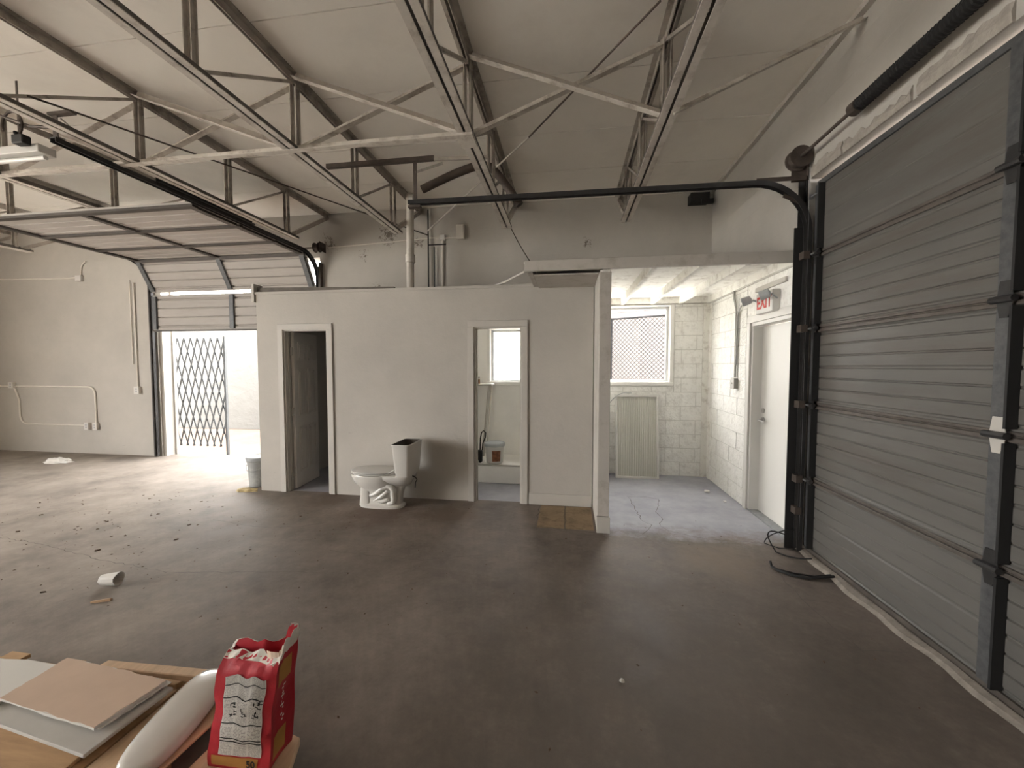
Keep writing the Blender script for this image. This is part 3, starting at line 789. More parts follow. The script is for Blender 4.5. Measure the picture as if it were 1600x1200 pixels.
t = wire('black_pipe', [(-2.022, 5.77, 2.484), (-2.022, 5.77, 3.375)], .010, m_black, 'short black upright pipe below the wall box', 'pipe', 8)
wire('black_pipe', [(-2.104, 5.77, 3.405), (-1.835, 5.77, 3.405)], .010, m_black, 'short black level pipe branching off the upright', 'pipe', 8)
wire('conduit', [(-1.9, 5.79, 2.484), (-1.895, 5.79, 3.47)], .014, m_conduit, 'pale conduit dropping from the small wall box', 'conduit', 8)
o = MB().box(-1.935, -1.855, 5.765, 5.808, 3.47, 3.55).build('junction_box', m_plas_w, bevel=.005); tag(o, 'small white junction box above the conduit on the back wall', 'box')
o = MB().box(-1.675, -1.555, 5.75, 5.808, 3.47, 3.68).build('junction_box', m_conduit, bevel=.006); tag(o, 'larger white wall box left of the second truss end', 'box')
wire('conduit', [(-1.855, 5.79, 3.5), (-1.675, 5.79, 3.5)], .012, m_conduit, 'short level conduit joining the two wall boxes', 'conduit', 8)
wire('conduit', [(-3.78, 5.795, 3.44), (-1.935, 5.795, 3.52)], .010, m_conduit, 'long level conduit along the top of the back wall', 'conduit', 8)
wire('bent_duct', arc((-1.68, 4.4, 3.60), (-1.2, 4.4, 3.80), (-.98, 4.4, 3.83)) + arc((-.9, 4.4, 3.82), (-.78, 4.4, 3.72), (-.55, 4.42, 3.37))[1:], .045, m_dark2, 'dark bent pipe under the ceiling behind the second truss', 'pipe', 12)
wire('loose_cable', [(-3.0, 5.0, 2.49), (-2.75, 5.0, 2.52), (-2.55, 5.0, 2.57), (-2.3, 5.02, 2.54), (-1.95, 5.0, 2.495), (-1.6, 5.0, 2.51)], .012, m_rubber, 'black cable lying on the partition roof', 'cable')
wire('loose_cable', [(-1.35, 4.9, 2.49), (-1.0, 4.75, 2.52), (-.7, 4.3, 2.50), (-.42, 3.75, 2.47)], .010, m_wirew, 'pale cable sagging from the alcove beam to the partition roof', 'cable')
wire('loose_cable', arc((-.75, 5.06, 3.36), (-.62, 5.5, 3.12), (-.5, 5.78, 3.02)) + [(.0, 5.79, 3.04), (.33, 5.79, 3.06), (.36, 5.79, 3.0), (.36, 5.79, 2.56)], .006, m_dark2, 'thin wire from the second truss end along the back wall', 'cable')
m = MB().box(1.62, 1.86, 5.66, 5.8, 3.78, 3.90); m.box(1.75, 1.9, 5.62, 5.66, 3.74, 3.80)
o = m.build('wall_bracket', m_black); tag(o, 'black bracket pocket high in the back right corner', 'bracket')
m = MB().poly([(1.62, 0), (1.76, 0), (1.76, 1), (1.62, 1)], 0, 1)
# ceiling lamp and cord by the left track
t = thing('strip_light', (-5.3, 2.75, 3.28), 'unlit white fluorescent strip light at the left edge', 'lamp')
MB().box(-5.9, -4.32, 2.70, 2.82, 3.335, 3.40).build('housing', m_plas_w, t, bevel=.004)
MB().tube([(-5.88, 2.76, 3.312), (-4.34, 2.76, 3.312)], .018, 10).build('tube', m_exitd, t, smooth=True)
MB().bar((-4.6, 2.76, 3.40), (-4.6, 2.76, 3.96), .02, .004).build('hanger', m_dark2, t); MB().bar((-5.7, 2.76, 3.40), (-5.7, 2.76, 3.96), .02, .004).build('hanger', m_dark2, t)
t = thing('hanging_cord', (-4.4, 2.68, 3.4), 'coiled dark cord with black plug hanging by the strip light', 'cord')
MB().tube([(-4.5+.10*math.cos(a)*1.0, 2.66, 3.53+.11*math.sin(a)) for a in [R(200-k*22) for k in range(14)]], .010, 6).build('cord', m_dark2, t, smooth=True)
MB().box(-4.47, -4.36, 2.63, 2.69, 3.37, 3.44).box(-4.45, -4.43, 2.63, 2.69, 3.44, 3.47).build('plug', m_black, t, bevel=.006)
MB().tube([(-4.62, 2.66, 3.62), (-4.35, 2.68, 3.52), (-4.1, 2.7, 3.5), (-3.95, 2.58, 3.48)], .012, 6).build('arm', m_dark2, t)
wire('loose_cable', arc((-3.93, 2.6, 3.5), (-3.88, 2.75, 3.36), (-3.82, 3.05, 3.37)), .006, m_wirew, 'pale cable drooping under the fourth truss near the left track end', 'cable')

# ================================================================== LEFT WALL FITTINGS
def conduit_run(pts, label, r=.013):
    o = MB().tube(pts, r, 8).build('conduit', m_conduit, smooth=True); return tag(o, label, 'conduit')
yc = YB-.016
conduit_run([(-10.58, yc, 1.20), (-8.47, yc, 1.20)] + arc((-8.47, yc, 1.20), (-8.32, yc, 1.20), (-8.32, yc, 1.05))[1:] + [(-8.32, yc, .56)], 'upper conduit on the left wall bending down to the double outlet')
conduit_run([(-10.1, yc, 1.20), (-10.06, yc, 1.12), (-9.99, yc, .95), (-9.99, yc, .65)] + arc((-9.99, yc, .65), (-9.97, yc, .51), (-9.8, yc, .51))[1:] + [(-8.56, yc, .51)], 'lower conduit on the left wall running to the double outlet')
def box(x, z, w_, h_, label, mat=m_plas_w, d=.045):
    t = thing('outlet_box', (x, YB, z-h_/2), label, 'outlet')
    MB().box(x-w_/2, x+w_/2, YB-d, YB-.001, z-h_/2, z+h_/2).build('box', m_conduit, t, bevel=.004)
    MB().box(x-w_/2-.004, x+w_/2+.004, YB-d-.004, YB-d, z-h_/2-.004, z+h_/2+.004).build('cover', mat, t)
    for s_ in (-1, 1): MB().box(x-.014, x+.014, YB-d-.007, YB-d-.004, z+s_*.022-.012, z+s_*.022+.012).build('socket', m_plas_g, t)
box(-8.5, .5, .08, .12, 'left one of the two outlets low on the left wall'); box(-8.32, .5, .08, .12, 'right one of the two outlets low on the left wall')
box(-10.12, 1.22, .1, .1, 'outlet box where the two conduits meet on the left wall'); box(-7.42, 1.15, .09, .12, 'outlet box below the upright conduit beside the open doorway')
conduit_run([(-7.42, yc, 1.21), (-7.42, yc, 3.0)], 'upright conduit right above its outlet beside the open doorway', .011)
conduit_run([(-7.5, yc, 1.6), (-7.5, yc, 3.05)], 'thin upright conduit left of the one above the outlet', .008)
conduit_run([(-10.58, yc, 3.15), (-8.75, yc, 3.12), (-8.55, yc, 3.13)], 'level conduit high on the left wall')
t = thing('pull_switch', (-8.52, YB, 3.08), 'white switch box with bent cable high on the left wall', 'switch')
MB().box(-8.58, -8.46, YB-.05, YB-.001, 3.06, 3.16).build('box', m_plas_w, t, bevel=.004)
MB().tube(arc((-8.5, yc, 3.16), (-8.5, yc, 3.36), (-8.38, yc, 3.40)), .01, 6).build('cable', m_conduit, t)

# ================================================================== SCISSOR GATE AND OUTSIDE
t = thing('scissor_gate', (-6.45, 6.08, -.05), 'grey folding scissor gate drawn partly across the open doorway', 'gate')
gx0, gx1, gz0, gz1, gy = -7.09, -5.97, .14, 2.07, 6.08
MB().box(gx0-.02, gx0+.015, gy-.02, gy+.02, -.05, gz1+.02).build('stile', m_gate, t)
MB().box(gx1-.015, gx1+.02, gy-.02, gy+.02, -.0, gz1+.02).build('stile', m_gate, t)
sl_ = .29; pitch = .136
def clipped(c, sgn):
    pts = []
    # x = c + sgn*sl_*(z-gz0)
    z0, z1 = gz0, gz1
    if sgn > 0:
        z0 = max(z0, gz0 + (gx0-c)/sl_); z1 = min(z1, gz0 + (gx1-c)/sl_)
    else:
        z0 = max(z0, gz0 + (c-gx1)/sl_); z1 = min(z1, gz0 + (c-gx0)/sl_)
    return (z0, z1) if z1 - z0 > .1 else None
for sgn, yy in ((1, gy-.008), (-1, gy+.008)):
    lo = gx0 - (gz1-gz0)*sl_ if sgn > 0 else gx0
    k = 0
    while True:
        c = lo + pitch*(k+.3); k += 1
        if c > (gx1 if sgn > 0 else gx1 + (gz1-gz0)*sl_): break
        zz = clipped(c, sgn)
        if zz:
            p = [(c + sgn*sl_*(z-gz0), yy, z) for z in zz]
            MB().bar(p[0], p[1], .024, .006, up=(0,1,0)).build('lattice_bar', m_gate, t)
MB().tube([(gx1, gy, 0), (gx1, gy, -.05)], .02, 8).build('caster', m_dark2, t)

o = MB().box(-40, XL-.2, -30, 5.5, -.07, -.02).build('reflector', m_bounce_left); tag(o, 'unseen added ground reflector outside the left doorway', 'reflector', kind='structure')  # unseen pale slab, added to bounce sunlight up onto the ceiling
o = MB().box(-3.4, 14, YB+.24, 9.58, -.07, -.02).build('reflector', m_bounce_back); tag(o, 'unseen added ground pavement outside the alcove window', 'reflector', kind='structure')  # added pale ground, out of view, bounces daylight into alcove and washroom
o = MB().box(-30, -4.6, 8.95, 9.15, -.06, 2.75).build('wall_outside', m_out); tag(o, 'pale rendered wall outside across the yard', 'wall', kind='structure')
o = MB().box(-4.6, -.95, 9.6, 9.8, -.06, 3.0).build('wall_yard', m_yard); tag(o, 'bright white wall outside the washroom window', 'wall', kind='structure')
o = MB().box(-.95, 14, 11.0, 11.2, -.06, 3.2).build('wall_neighbour', m_brick); tag(o, 'pinkish neighbouring wall behind the chain-link fence', 'wall', kind='structure')
f0, f1 = Vector((-.2, 9.0, 0)), Vector((3.0, 7.35, 0)); fd = (f1-f0); fl = fd.length; fd.normalize(); fup = .0
t = thing('chain_link_fence', (1.4, 8.2, -.06), 'chain-link fence with barbed wire seen through the alcove window', 'fence')
ft = 2.55
for a in (.05, 1.22, 2.4, 3.55):
    p = f0 + fd*a; MB().tube([(p.x, p.y, -.06), (p.x, p.y, ft+.02)], .028, 10).build('post', m_fence, t, smooth=True)
MB().tube([(f0.x, f0.y, ft), (f1.x, f1.y, ft)], .02, 8).build('top_rail', m_fence, t)
for h_ in (.12, .24):
    MB().tube([(f0.x, f0.y, ft+h_), (f1.x, f1.y, ft+h_)], .004, 5).build('barbed_wire', m_fence, t)
q = MB(); st = .085; hgt = ft - .9
a = -hgt
while a < fl:
    for sgn in (1, -1):
        s0, s1 = a, a + hgt
        z0, z1 = (.9, ft) if sgn > 0 else (ft, .9)
        c0, c1 = max(s0, 0), min(s1, fl)
        if c1 - c0 > .05:
            za = z0 + (z1-z0)*(c0-s0)/hgt; zb = z0 + (z1-z0)*(c1-s0)/hgt
            p, r_ = f0 + fd*c0, f0 + fd*c1
            q.bar((p.x, p.y, za), (r_.x, r_.y, zb), .010, .010)
    a += st
o = q.build('wire_mesh', m_fence, t); o['kind'] = 'stuff'

# ================================================================== ALCOVE FITTINGS
t = thing('exit_sign', (XR, 4.12, 2.08), 'white EXIT sign with red letters and two lamp heads over the exit door', 'sign')
sg = MB().box(XR-.075, XR-.006, 3.97, 4.29, 2.085, 2.29).build('housing', m_plas_w, t, bevel=.005)
MB().box(XR-.006, XR-.001, 3.99, 4.27, 2.1, 2.27).build('back_plate', m_black, t)
def text_mesh(name, txt, size, mat, parent, mw, extrude=.001, bold=0.0, sx=1.0):
    cu = bpy.data.curves.new(name, 'FONT'); cu.body = txt; cu.size = size; cu.extrude = extrude; cu.align_x = 'CENTER'; cu.align_y = 'CENTER'
    cu.offset = bold
    tmp = bpy.data.objects.new(name + '_tmp', cu); COL.objects.link(tmp)
    dg = bpy.context.evaluated_depsgraph_get(); me = bpy.data.meshes.new_from_object(tmp.evaluated_get(dg))
    bpy.data.objects.remove(tmp); me.materials.clear(); me.materials.append(mat)
    me.name = name
    o = bpy.data.objects.new(name, me); COL.objects.link(o); o.parent = parent; o.matrix_local = mw @ Matrix.Diagonal((sx,1,1,1)); return o
# letters face -X (into the alcove); reading direction runs from the back wall to the front
mw = Matrix(((0,0,-1,-.0765),(-1,0,0,.01),(0,1,0,.105),(0,0,0,1)))
text_mesh('letters', 'EXIT', .165, m_redpr, t, mw, .001, .004, .85)
for y, ry in ((4.31, 1), (3.935, -1)):
    hd = MB().lathe([(.012, 0), (.04, .01), (.045, .085), (.04, .09), (.001, .082)], 14, (0, 0, 0), 'x')
    v = Matrix.Translation((XR-.11, y, 2.25)) @ Matrix.Rotation(R(150 if ry > 0 else 150), 4, 'Z') @ Matrix.Rotation(R(18), 4, 'Y')
    hd.v = [tuple(v @ Vector(p)) for p in hd.v]
    lh = hd.build('lamp_head', m_plas_g, t, smooth=35)
    MB().tube([(XR-.04, y-.02*ry, 2.2), (XR-.1, y, 2.24)], .008, 6).build('arm', m_plas_g, lh)
o = MB().box(XR-.03, XR-.007, 3.85, 4.42, 2.33, 2.375).build('wood_batten', m_trimw); tag(o, 'pale timber batten fixed above the exit sign', 'batten')
xc = XR-.03
o = MB().tube([(xc, 4.865, 1.44), (xc, 4.87, 1.58), (xc, 4.87, 2.2), (xc, 4.9, 2.28), (xc, 4.94, 2.36), (xc, 4.94, 2.46)], .013, 8).build('conduit', m_conduit_g, smooth=True)
tag(o, 'grey conduit from the light switch up to the alcove ceiling', 'conduit')
o = MB().tube([(xc, 4.85, 1.58), (xc, 4.84, 2.1)] + arc((xc, 4.84, 2.1), (xc, 4.83, 2.25), (xc, 4.68, 2.26))[1:] + [(xc, 4.42, 2.25), (xc, 4.30, 2.2)], .010, 8).build('conduit', m_conduit_g, smooth=True)
tag(o, 'grey conduit branching across to the exit sign', 'conduit')
t = thing('light_switch', (XR, 4.86, 1.31), 'metal surface-mounted switch box on the alcove wall', 'switch')
MB().box(XR-.055, XR-.011, 4.825, 4.9, 1.31, 1.43).build('box', m_conduit_g, t, bevel=.004)
MB().box(XR-.06, XR-.055, 4.82, 4.905, 1.305, 1.435).build('cover', m_plas_w, t)
MB().box(XR-.072, XR-.06, 4.855, 4.87, 1.36, 1.38).build('toggle', m_plas_w, t)

# framed ribbed panel leaning on the back wall under the window
t = thing('leaning_panel', (.965, 5.58, 0), 'tall white-framed ribbed panel leaning under the alcove window', 'panel', rot=(R(-7.0), 0, R(1.5)))
w2, hh, fk = .295, 1.17, .028
MB().box(-w2, w2, 0, .05, 0, fk).build('frame_rail', m_exitd, t, local=True, bevel=.003); MB().box(-w2, w2, 0, .05, hh-fk, hh).build('frame_rail', m_exitd, t, local=True, bevel=.003)
MB().box(-w2, -w2+fk, 0, .05, fk, hh-fk).build('frame_stile', m_exitd, t, local=True, bevel=.003); MB().box(w2-fk, w2, 0, .05, fk, hh-fk).build('frame_stile', m_exitd, t, local=True, bevel=.003)
rg = [[], []]; nn = 44
for k in range(nn+1):
    x = -w2+fk + (2*w2-2*fk)*k/nn; y = .018 + (.005 if k % 2 else 0)
    rg[0].append((x, y, fk)); rg[1].append((x, y, hh-fk))
for j, z in ((0, fk), (1, hh-fk)): rg[j] += [(w2-fk, .04, z), (-w2+fk, .04, z)]
MB().rings(rg).build('ribbed_sheet', m_screen, t, local=True)
wire('loose_cable', arc((.50, 5.62, .9), (.60, 5.66, 1.14), (.78, 5.74, 1.19)) + [(.9, 5.78, 1.185)], .005, m_plas_g, 'thin cable looped over the top corner of the leaning panel', 'cable')
for (x, y, r_, lab) in ((1.72, 5.1, .035, 'larger crumpled white scrap by the alcove wall'), (1.80, 4.75, .02, 'tiny white scrap on the alcove floor near the exit door')):
    bm_ = MB().lathe([(.001, 0), (r_, .004), (r_*.9, r_*.6), (.001, r_*.8)], 8, (x, y, 0)); o = bm_.build('paper_scrap', m_exitd); tag(o, lab, 'scrap')

# washroom contents
t = thing('raised_platform', (-.6, 5.4, 0), 'white raised curb platform at the back of the washroom', 'platform')
MB().box(-1.515, .28, 5.085, YB-.004, 0, .235).build('curb', m_lining, t, bevel=.008)
MB().box(-1.515, .28, 5.075, 5.11, .235, .25).build('edge_board', m_trimw, t)
o = MB().box(-1.515, -1.10, 5.55, YB-.004, 1.285, 1.31).build('wall_shelf', m_trimw, bevel=.003); tag(o, 'narrow white shelf in the washroom corner', 'shelf')
t = thing('bottle', (-1.30, 5.62, 1.311), 'small brown bottle on the washroom shelf', 'bottle')
MB().lathe([(.014, 0), (.015, .005), (.015, .055), (.007, .07), (.007, .085)], 10, (-1.30, 5.62, 1.311)).build('body', m_bottle, t, smooth=35)
MB().lathe([(.009, 0), (.009, .018)], 8, (-1.30, 5.62, 1.396)).build('cap', m_black, t)
o = MB().tube([(-1.24, 5.60, .242), (-1.16, 5.68, 1.28)], .02, 8).build('pole', m_trimw, smooth=True); tag(o, 'white pole leaning in the washroom under the shelf', 'pole')
o = MB().tube([(-1.19, 5.62, .242), (-1.13, 5.70, 1.28)], .012, 8).build('pole', m_pvc, smooth=True); tag(o, 'thinner pale pole leaning behind the white pole', 'pole')
def bucket(loc, r0, r1, h, label, mat, lid=None, bail=True, lab=None):
    t = thing('bucket', loc, label, 'bucket'); c = loc
    MB().lathe([(r0*.96, 0), (r0, .006), (r1, h*.86), (r1*1.05, h*.865), (r1*1.06, h*.9), (r1*1.02, h*.91), (r1*1.06, h*.94), (r1*1.06, h), (r1*.99, h), (r1*.97, h*.9), (r0*.94, .02), (.001, .02)], 28, c).build('body', mat, t, smooth=30)
    if lid: MB().lathe([(r1*1.1, -.03), (r1*1.12, -.02), (r1*1.12, .006), (r1*1.05, .014), (r1*.95, .006), (.001, .008)], 28, (c[0], c[1], c[2]+h+.004)).build('lid', lid, t, smooth=30)
    if bail:
        pts = [(c[0] + r1*1.07*math.cos(R(a))*.98, c[1] - r1*1.08*math.sin(R(a)) - .004, c[2]+h*.86 - .11*math.sin(R(a))) for a in range(0, 181, 15)]
        MB().tube(pts, .004, 6).build('handle', m_galv, t, smooth=True)
    if lab:
        rg = []
        for z in (h*.12, h*.7):
            r_ = r0 + (r1-r0)*z/(h*.86) + .0015
            rg.append([(c[0] + r_*math.cos(R(a)), c[1] + r_*math.sin(R(a)), c[2]+z) for a in range(lab[0], lab[1]+1, 6)])
        MB().rings(rg, cap=False, closed=False).build('label', lab[2], t)
    return t
bucket((-4.03, 4.585, 0), .125, .143, .37, 'grey plastic bucket with lid standing behind the partition corner', m_bucket, m_plas_g)
bucket((-.995, 5.24, .25), .115, .130, .255, 'white bucket with grey lid and brown label on the washroom platform', m_plas_w, m_plas_g, False, (264, 318, m_lblbr))
t = thing('scrub_brush', (-1.22, 5.2, .25), 'black loop-handled brush beside the washroom bucket', 'brush')
MB().box(-1.26, -1.16, 5.15, 5.22, .251, .42).build('head', m_black, t, bevel=.012)
MB().tube([(-1.19, 5.19, .42), (-1.185, 5.19, .58), (-1.17, 5.19, .66), (-1.14, 5.19, .69), (-1.11, 5.19, .66), (-1.115, 5.19, .6), (-1.15, 5.19, .52), (-1.16, 5.19, .42)], .009, 6).build('handle', m_rubber, t, smooth=True)
o = MB().hexa([(-1.34, 5.105, .251), (-1.19, 5.105, .251), (-1.19, 5.145, .251), (-1.34, 5.145, .251)], [(-1.32, 5.11, .41), (-1.235, 5.11, .41), (-1.235, 5.14, .41), (-1.32, 5.14, .41)]).build('jug', m_exitd, bevel=.012, seg=2)
tag(o, 'small white jug beside the black brush in the washroom', 'jug')
# crumpled rag by the bucket
random.seed(3)
def crumple(name, c, rx, ry, h, mat, label, cat, n=16, k=5, seed=0.0, rot=0.0):
    q = MB(); rg = []
    for i in range(k+1):
        t_ = i/k; ring = []
        for j in range(n):
            a = 2*math.pi*j/n
            s_ = math.cos(t_*math.pi/2)
            nz = 1 + .55*mnoise.noise(Vector((math.cos(a)*2+seed, math.sin(a)*2, t_*3)))
            x, y = rx*s_*nz*math.cos(a), ry*s_*nz*math.sin(a)
            z = h*math.sin(t_*math.pi/2)*(1+.5*mnoise.noise(Vector((x*30+seed, y*30, 3))))
            ring.append((c[0]+x*math.cos(rot)-y*math.sin(rot), c[1]+x*math.sin(rot)+y*math.cos(rot), c[2]+max(z, .001)))
        rg.append(ring)
    o = q.rings(rg).build(name, mat); return tag(o, label, cat)
crumple('rag', (-4.0, 4.33, 0), .15, .06, .035, M('ochre_rag', (.45, .36, .2), .9, var=.4, scale=14), 'crumpled yellowish rag on the floor beside the grey bucket', 'rag', seed=2)
crumple('white_heap', (-8.25, 5.2, 0), .22, .12, .07, m_gyp, 'small heap of white powder on the floor by the left wall', 'heap', seed=5)
# paper cup lying on the floor
t = thing('paper_cup', (-3.24, 2.29, 0), 'crumpled white paper cup lying on the floor at left', 'cup', rot=(0, 0, R(15)))
q = MB(); rg = []
for i, (x, r_) in enumerate(((-.05, .036), (-.02, .041), (.02, .046), (.06, .05))):
    rg.append([(x + .012*mnoise.noise(Vector((j*.7, i, 1))), r_*math.cos(2*math.pi*j/14), .046 + r_*.92*math.sin(2*math.pi*j/14)) for j in range(14)])
rg += [[(x-.004, y*.93, .046+(z-.046)*.93) for x, y, z in rg[-1]], [(x+.006, y*.9, .046+(z-.046)*.9) for x, y, z in rg[0]]]
q.rings(rg); q.build('body', m_exitd, t, local=True)
o = MB().hexa([(-3.12, 2.09, .001), (-3.02, 2.13, .001), (-3.02, 2.145, .001), (-3.12, 2.105, .001)], [(-3.12, 2.09, .012), (-3.02, 2.13, .02), (-3.02, 2.145, .016), (-3.12, 2.105, .01)]).build('wood_splinter', m_pine)
tag(o, 'pale wood splinter on the floor below the paper cup', 'splinter')
crumple('pebble', (.275, 1.935, 0), .014, .011, .013, m_gyp, 'pale pebble on the open concrete floor at the centre front', 'pebble', 10, 4, 9)

# ================================================================== TOILET
TO = (-2.06, 4.09, 0)
tt = thing('toilet', TO, 'white toilet without tank lid standing loose by the partition', 'toilet')
def sell(xc, a, b, z, n=36, e=2.3, back=None):
    out = []
    for j in range(n):
        th = 2*math.pi*j/n; c_, s_ = math.cos(th), math.sin(th)
        x = xc + a*math.copysign(abs(c_)**(2/e), c_); y = b*math.copysign(abs(s_)**(2/e), s_)
        out.append((TO[0]+x, TO[1]+y, TO[2]+z))
    return out
body = [sell(0,.27,.125,0,e=3), sell(0,.272,.127,.022,e=3), sell(.0,.262,.112,.032,e=3), sell(-.03,.21,.085,.05,e=3), sell(-.035,.2,.078,.12,e=2.8), sell(-.03,.205,.085,.18,e=2.6),
        sell(-.055,.225,.115,.225), sell(-.08,.25,.15,.27), sell(-.09,.268,.17,.315), sell(-.095,.28,.18,.355), sell(-.095,.284,.183,.378), sell(-.095,.28,.18,.388)]
MB().rings(body).build('bowl', m_porc, tt, smooth=60)
# front column of the pedestal
MB().rings([sell(-.19,.078,.1,.02,e=4), sell(-.19,.07,.09,.12,e=4), sell(-.185,.068,.09,.24,e=4)]).build('pedestal_front', m_porc, tt, smooth=50)
sh = MB().rings([sell(.17,.17,.075,.26,e=3.5), sell(.17,.2,.12,.31,e=3.5), sell(.17,.225,.155,.35,e=3.5), sell(.17,.23,.16,.385,e=3.5), sell(.17,.225,.155,.392,e=3.5)])
sh.build('tank_shelf', m_porc, tt, smooth=50)
MB().rings([sell(.15,.085,.07,.02,e=4), sell(.17,.08,.065,.15,e=4), sell(.2,.09,.06,.28,e=4)]).build('rear_column', m_porc, tt, smooth=50)
for s_ in (-1, 1):
    y = TO[1] + s_*.082
    P3 = lambda x, z, dy=0: (TO[0]+x, y + s_*dy, z)
    pts = [P3(-.12, .135), P3(-.06, .155, .004), P3(.0, .2, .008), P3(.05, .245, .008), P3(.10, .262, .006), P3(.15, .25, .004), P3(.175, .21, .004), P3(.17, .17, .004), P3(.18, .12, .004), P3(.165, .07, .002), P3(.1, .05, 0)]
    MB().tube(pts, [.018, .027, .03, .032, .034, .035, .036, .036, .035, .03, .02], 10).build('trapway', m_porc, tt, smooth=True)
    pts = [P3(.1, .2, 0), P3(.02, .13, .004), P3(-.06, .085, .0), P3(.03, .075, .004), P3(.1, .1, .004)]
    MB().tube(pts, [.02, .028, .022, .026, .02], 10).build('trapway_fold', m_porc, tt, smooth=True)
def disc(xc, a, b, z0, z1, name, mat):
    MB().rings([sell(xc,a-.006,b-.006,z0), sell(xc,a,b,z0+.005), sell(xc,a,b,z1-.006), sell(xc,a-.012,b-.012,z1), sell(xc, a*.4, b*.4, z1+.004)]).build(name, mat, tt, smooth=50)
disc(-.1, .272, .178, .391, .410, 'seat', m_plas_w)
disc(-.1, .276, .182, .413, .432, 'seat_lid', m_plas_w)
for s_ in (-1, 1):
    MB().box(TO[0]+.145, TO[0]+.19, TO[1]+s_*.07-.02, TO[1]+s_*.07+.02, .392, .428).build('seat_hinge', m_plas_w, tt, bevel=.006)
    MB().bar((TO[0]+.13, TO[1]+s_*.12, .42), (TO[0]+.215, TO[1]+s_*.12, .47), .03, .012).build('seat_arm', m_plas_w, tt)
tt.scale = (.94, .94, .955)
# tank: open box, flared to the top
def tank_ring(x0, x1, hy, z, c):
    pts = []
    for (cx, cy, a0) in ((x1-c, hy-c, 0), (x0+c, hy-c, 90), (x0+c, -hy+c, 180), (x1-c, -hy+c, 270)):
        for k in range(5):
            a = R(a0 + 22.5*k); pts.append((TO[0]+cx+c*math.cos(a), TO[1]+cy+c*math.sin(a), z))
    return pts
tank = [tank_ring(.235, .395, .165, .393, .03), tank_ring(.225, .405, .185, .45, .035), tank_ring(.2, .425, .205, .745, .04), tank_ring(.195, .43, .21, .757, .04), tank_ring(.195, .43, .21, .765, .04),
        tank_ring(.209, .416, .196, .765, .032)]
MB().rings(tank, cap=False).add(list(reversed(tank[0])), [tuple(range(20))]).build('tank', m_porc, tt, smooth=35)
MB().rings([tank_ring(.209, .416, .196, .763, .032), tank_ring(.222, .405, .18, .5, .032), tank_ring(.235, .39, .16, .43, .03)], cap=False).add(list(tank_ring(.235, .39, .16, .43, .03)), [tuple(range(20))]).build('tank_lining', m_inner, tt)
MB().tube([(TO[0]+.35, TO[1]-.05, .39), (TO[0]+.43, TO[1]-.06, .375), (TO[0]+.455, TO[1]-.06, .345), (TO[0]+.435, TO[1]-.06, .31), (TO[0]+.43, TO[1]-.06, .25)], .007, 6).build('supply_hose', m_rubber, tt, smooth=True)

# ================================================================== FOREGROUND STACK
def slab(name, pts, z0, z1, mat, label, cat, bevel=.002, group=None):
    o = MB().poly(pts, z0, z1).build(name, mat, bevel=bevel); return tag(o, label, cat, group)
# supporting pallet
t = thing('pallet', (-1.9, 1.25, 0), 'low wooden pallet under the stacked boards', 'pallet')
for y in (.75, 1.15, 1.5): MB().box(-3.0, -1.5, y, y+.08, 0, .045).build('runner', m_ply, t)
for i, x in enumerate((-2.9, -2.55, -2.2, -1.85)): MB().box(x, x+.12, .72, 1.6, .046, .064).build('deck_board', m_ply, t)
slab('plywood_sheet', [(-3.0, .9), (-1.765, .93), (-1.765, 1.135), (-1.77, 1.49), (-2.98, 1.495)], .066, .085, m_ply, 'brown plywood sheet at the bottom of the board stack', 'board')
slab('plywood_sheet', [(-2.98, .92), (-1.80, .95), (-1.81, 1.16), (-2.24, 1.215), (-2.98, 1.54)], .087, .103, m_ply, 'second plywood sheet just under the grey board', 'board')
slab('gypsum_offcut', [(-2.95, 1.27), (-2.24, 1.188), (-1.757, 1.133), (-1.735, 1.445), (-2.9, 1.48)], .126, .140, m_gypface, 'grey faced board offcut with its edge showing below the brown board', 'board')
slab('gypsum_offcut', [(-2.9, 1.3), (-2.24, 1.205), (-1.78, 1.15), (-1.76, 1.44), (-2.88, 1.47)], .105, .125, m_gyp, 'thick pale board offcut beneath the grey faced board', 'board')
slab('gypsum_offcut', [(-2.9, 1.2), (-2.36, 1.22), (-2.40, 1.468), (-2.575, 1.475), (-2.9, 1.44)], .1415, .152, m_exitd, 'white faced board offcut at the far left of the stack', 'board')
def ragged(pts, z0, z1, amp, seed, n=14):
    out = []; random.seed(seed)
    for i in range(len(pts)):
        a, b = Vector(pts[i]), Vector(pts[(i+1) % len(pts)])
        nrm = Vector(((b-a).y, -(b-a).x)).normalized()
        for k in range(n):
            p = a.lerp(b, k/n)
            if k: p = p + nrm*random.uniform(-amp, amp)
            out.append((p.x, p.y))
    return out
b1 = thing('drywall_offcut', (-2.07, 1.35, .153), 'drywall offcut with brown paper face lying on top of the stack', 'board')
core = [(-2.37, 1.262), (-1.812, 1.205), (-1.765, 1.445), (-2.375, 1.492)]
MB().poly(ragged(core, 0, 0, .003, 4), .1565, .168).build('gypsum_core', m_gyp, b1)
MB().poly(ragged([(x*.996-.008, y*.996+.005) for x, y in core], 0, 0, .004, 5), .168, .1695).build('paper_face', m_kraft, b1)
b2 = thing('drywall_offcut', (-2.07, 1.35, .14), 'lower drywall offcut directly under the brown paper one', 'board')
core2 = [(-2.35, 1.285), (-1.80, 1.215), (-1.752, 1.452), (-2.35, 1.50)]
MB().poly(ragged(core2, 0, 0, .005, 6), .1525, .1562).build('gypsum_core', m_gyp, b2)
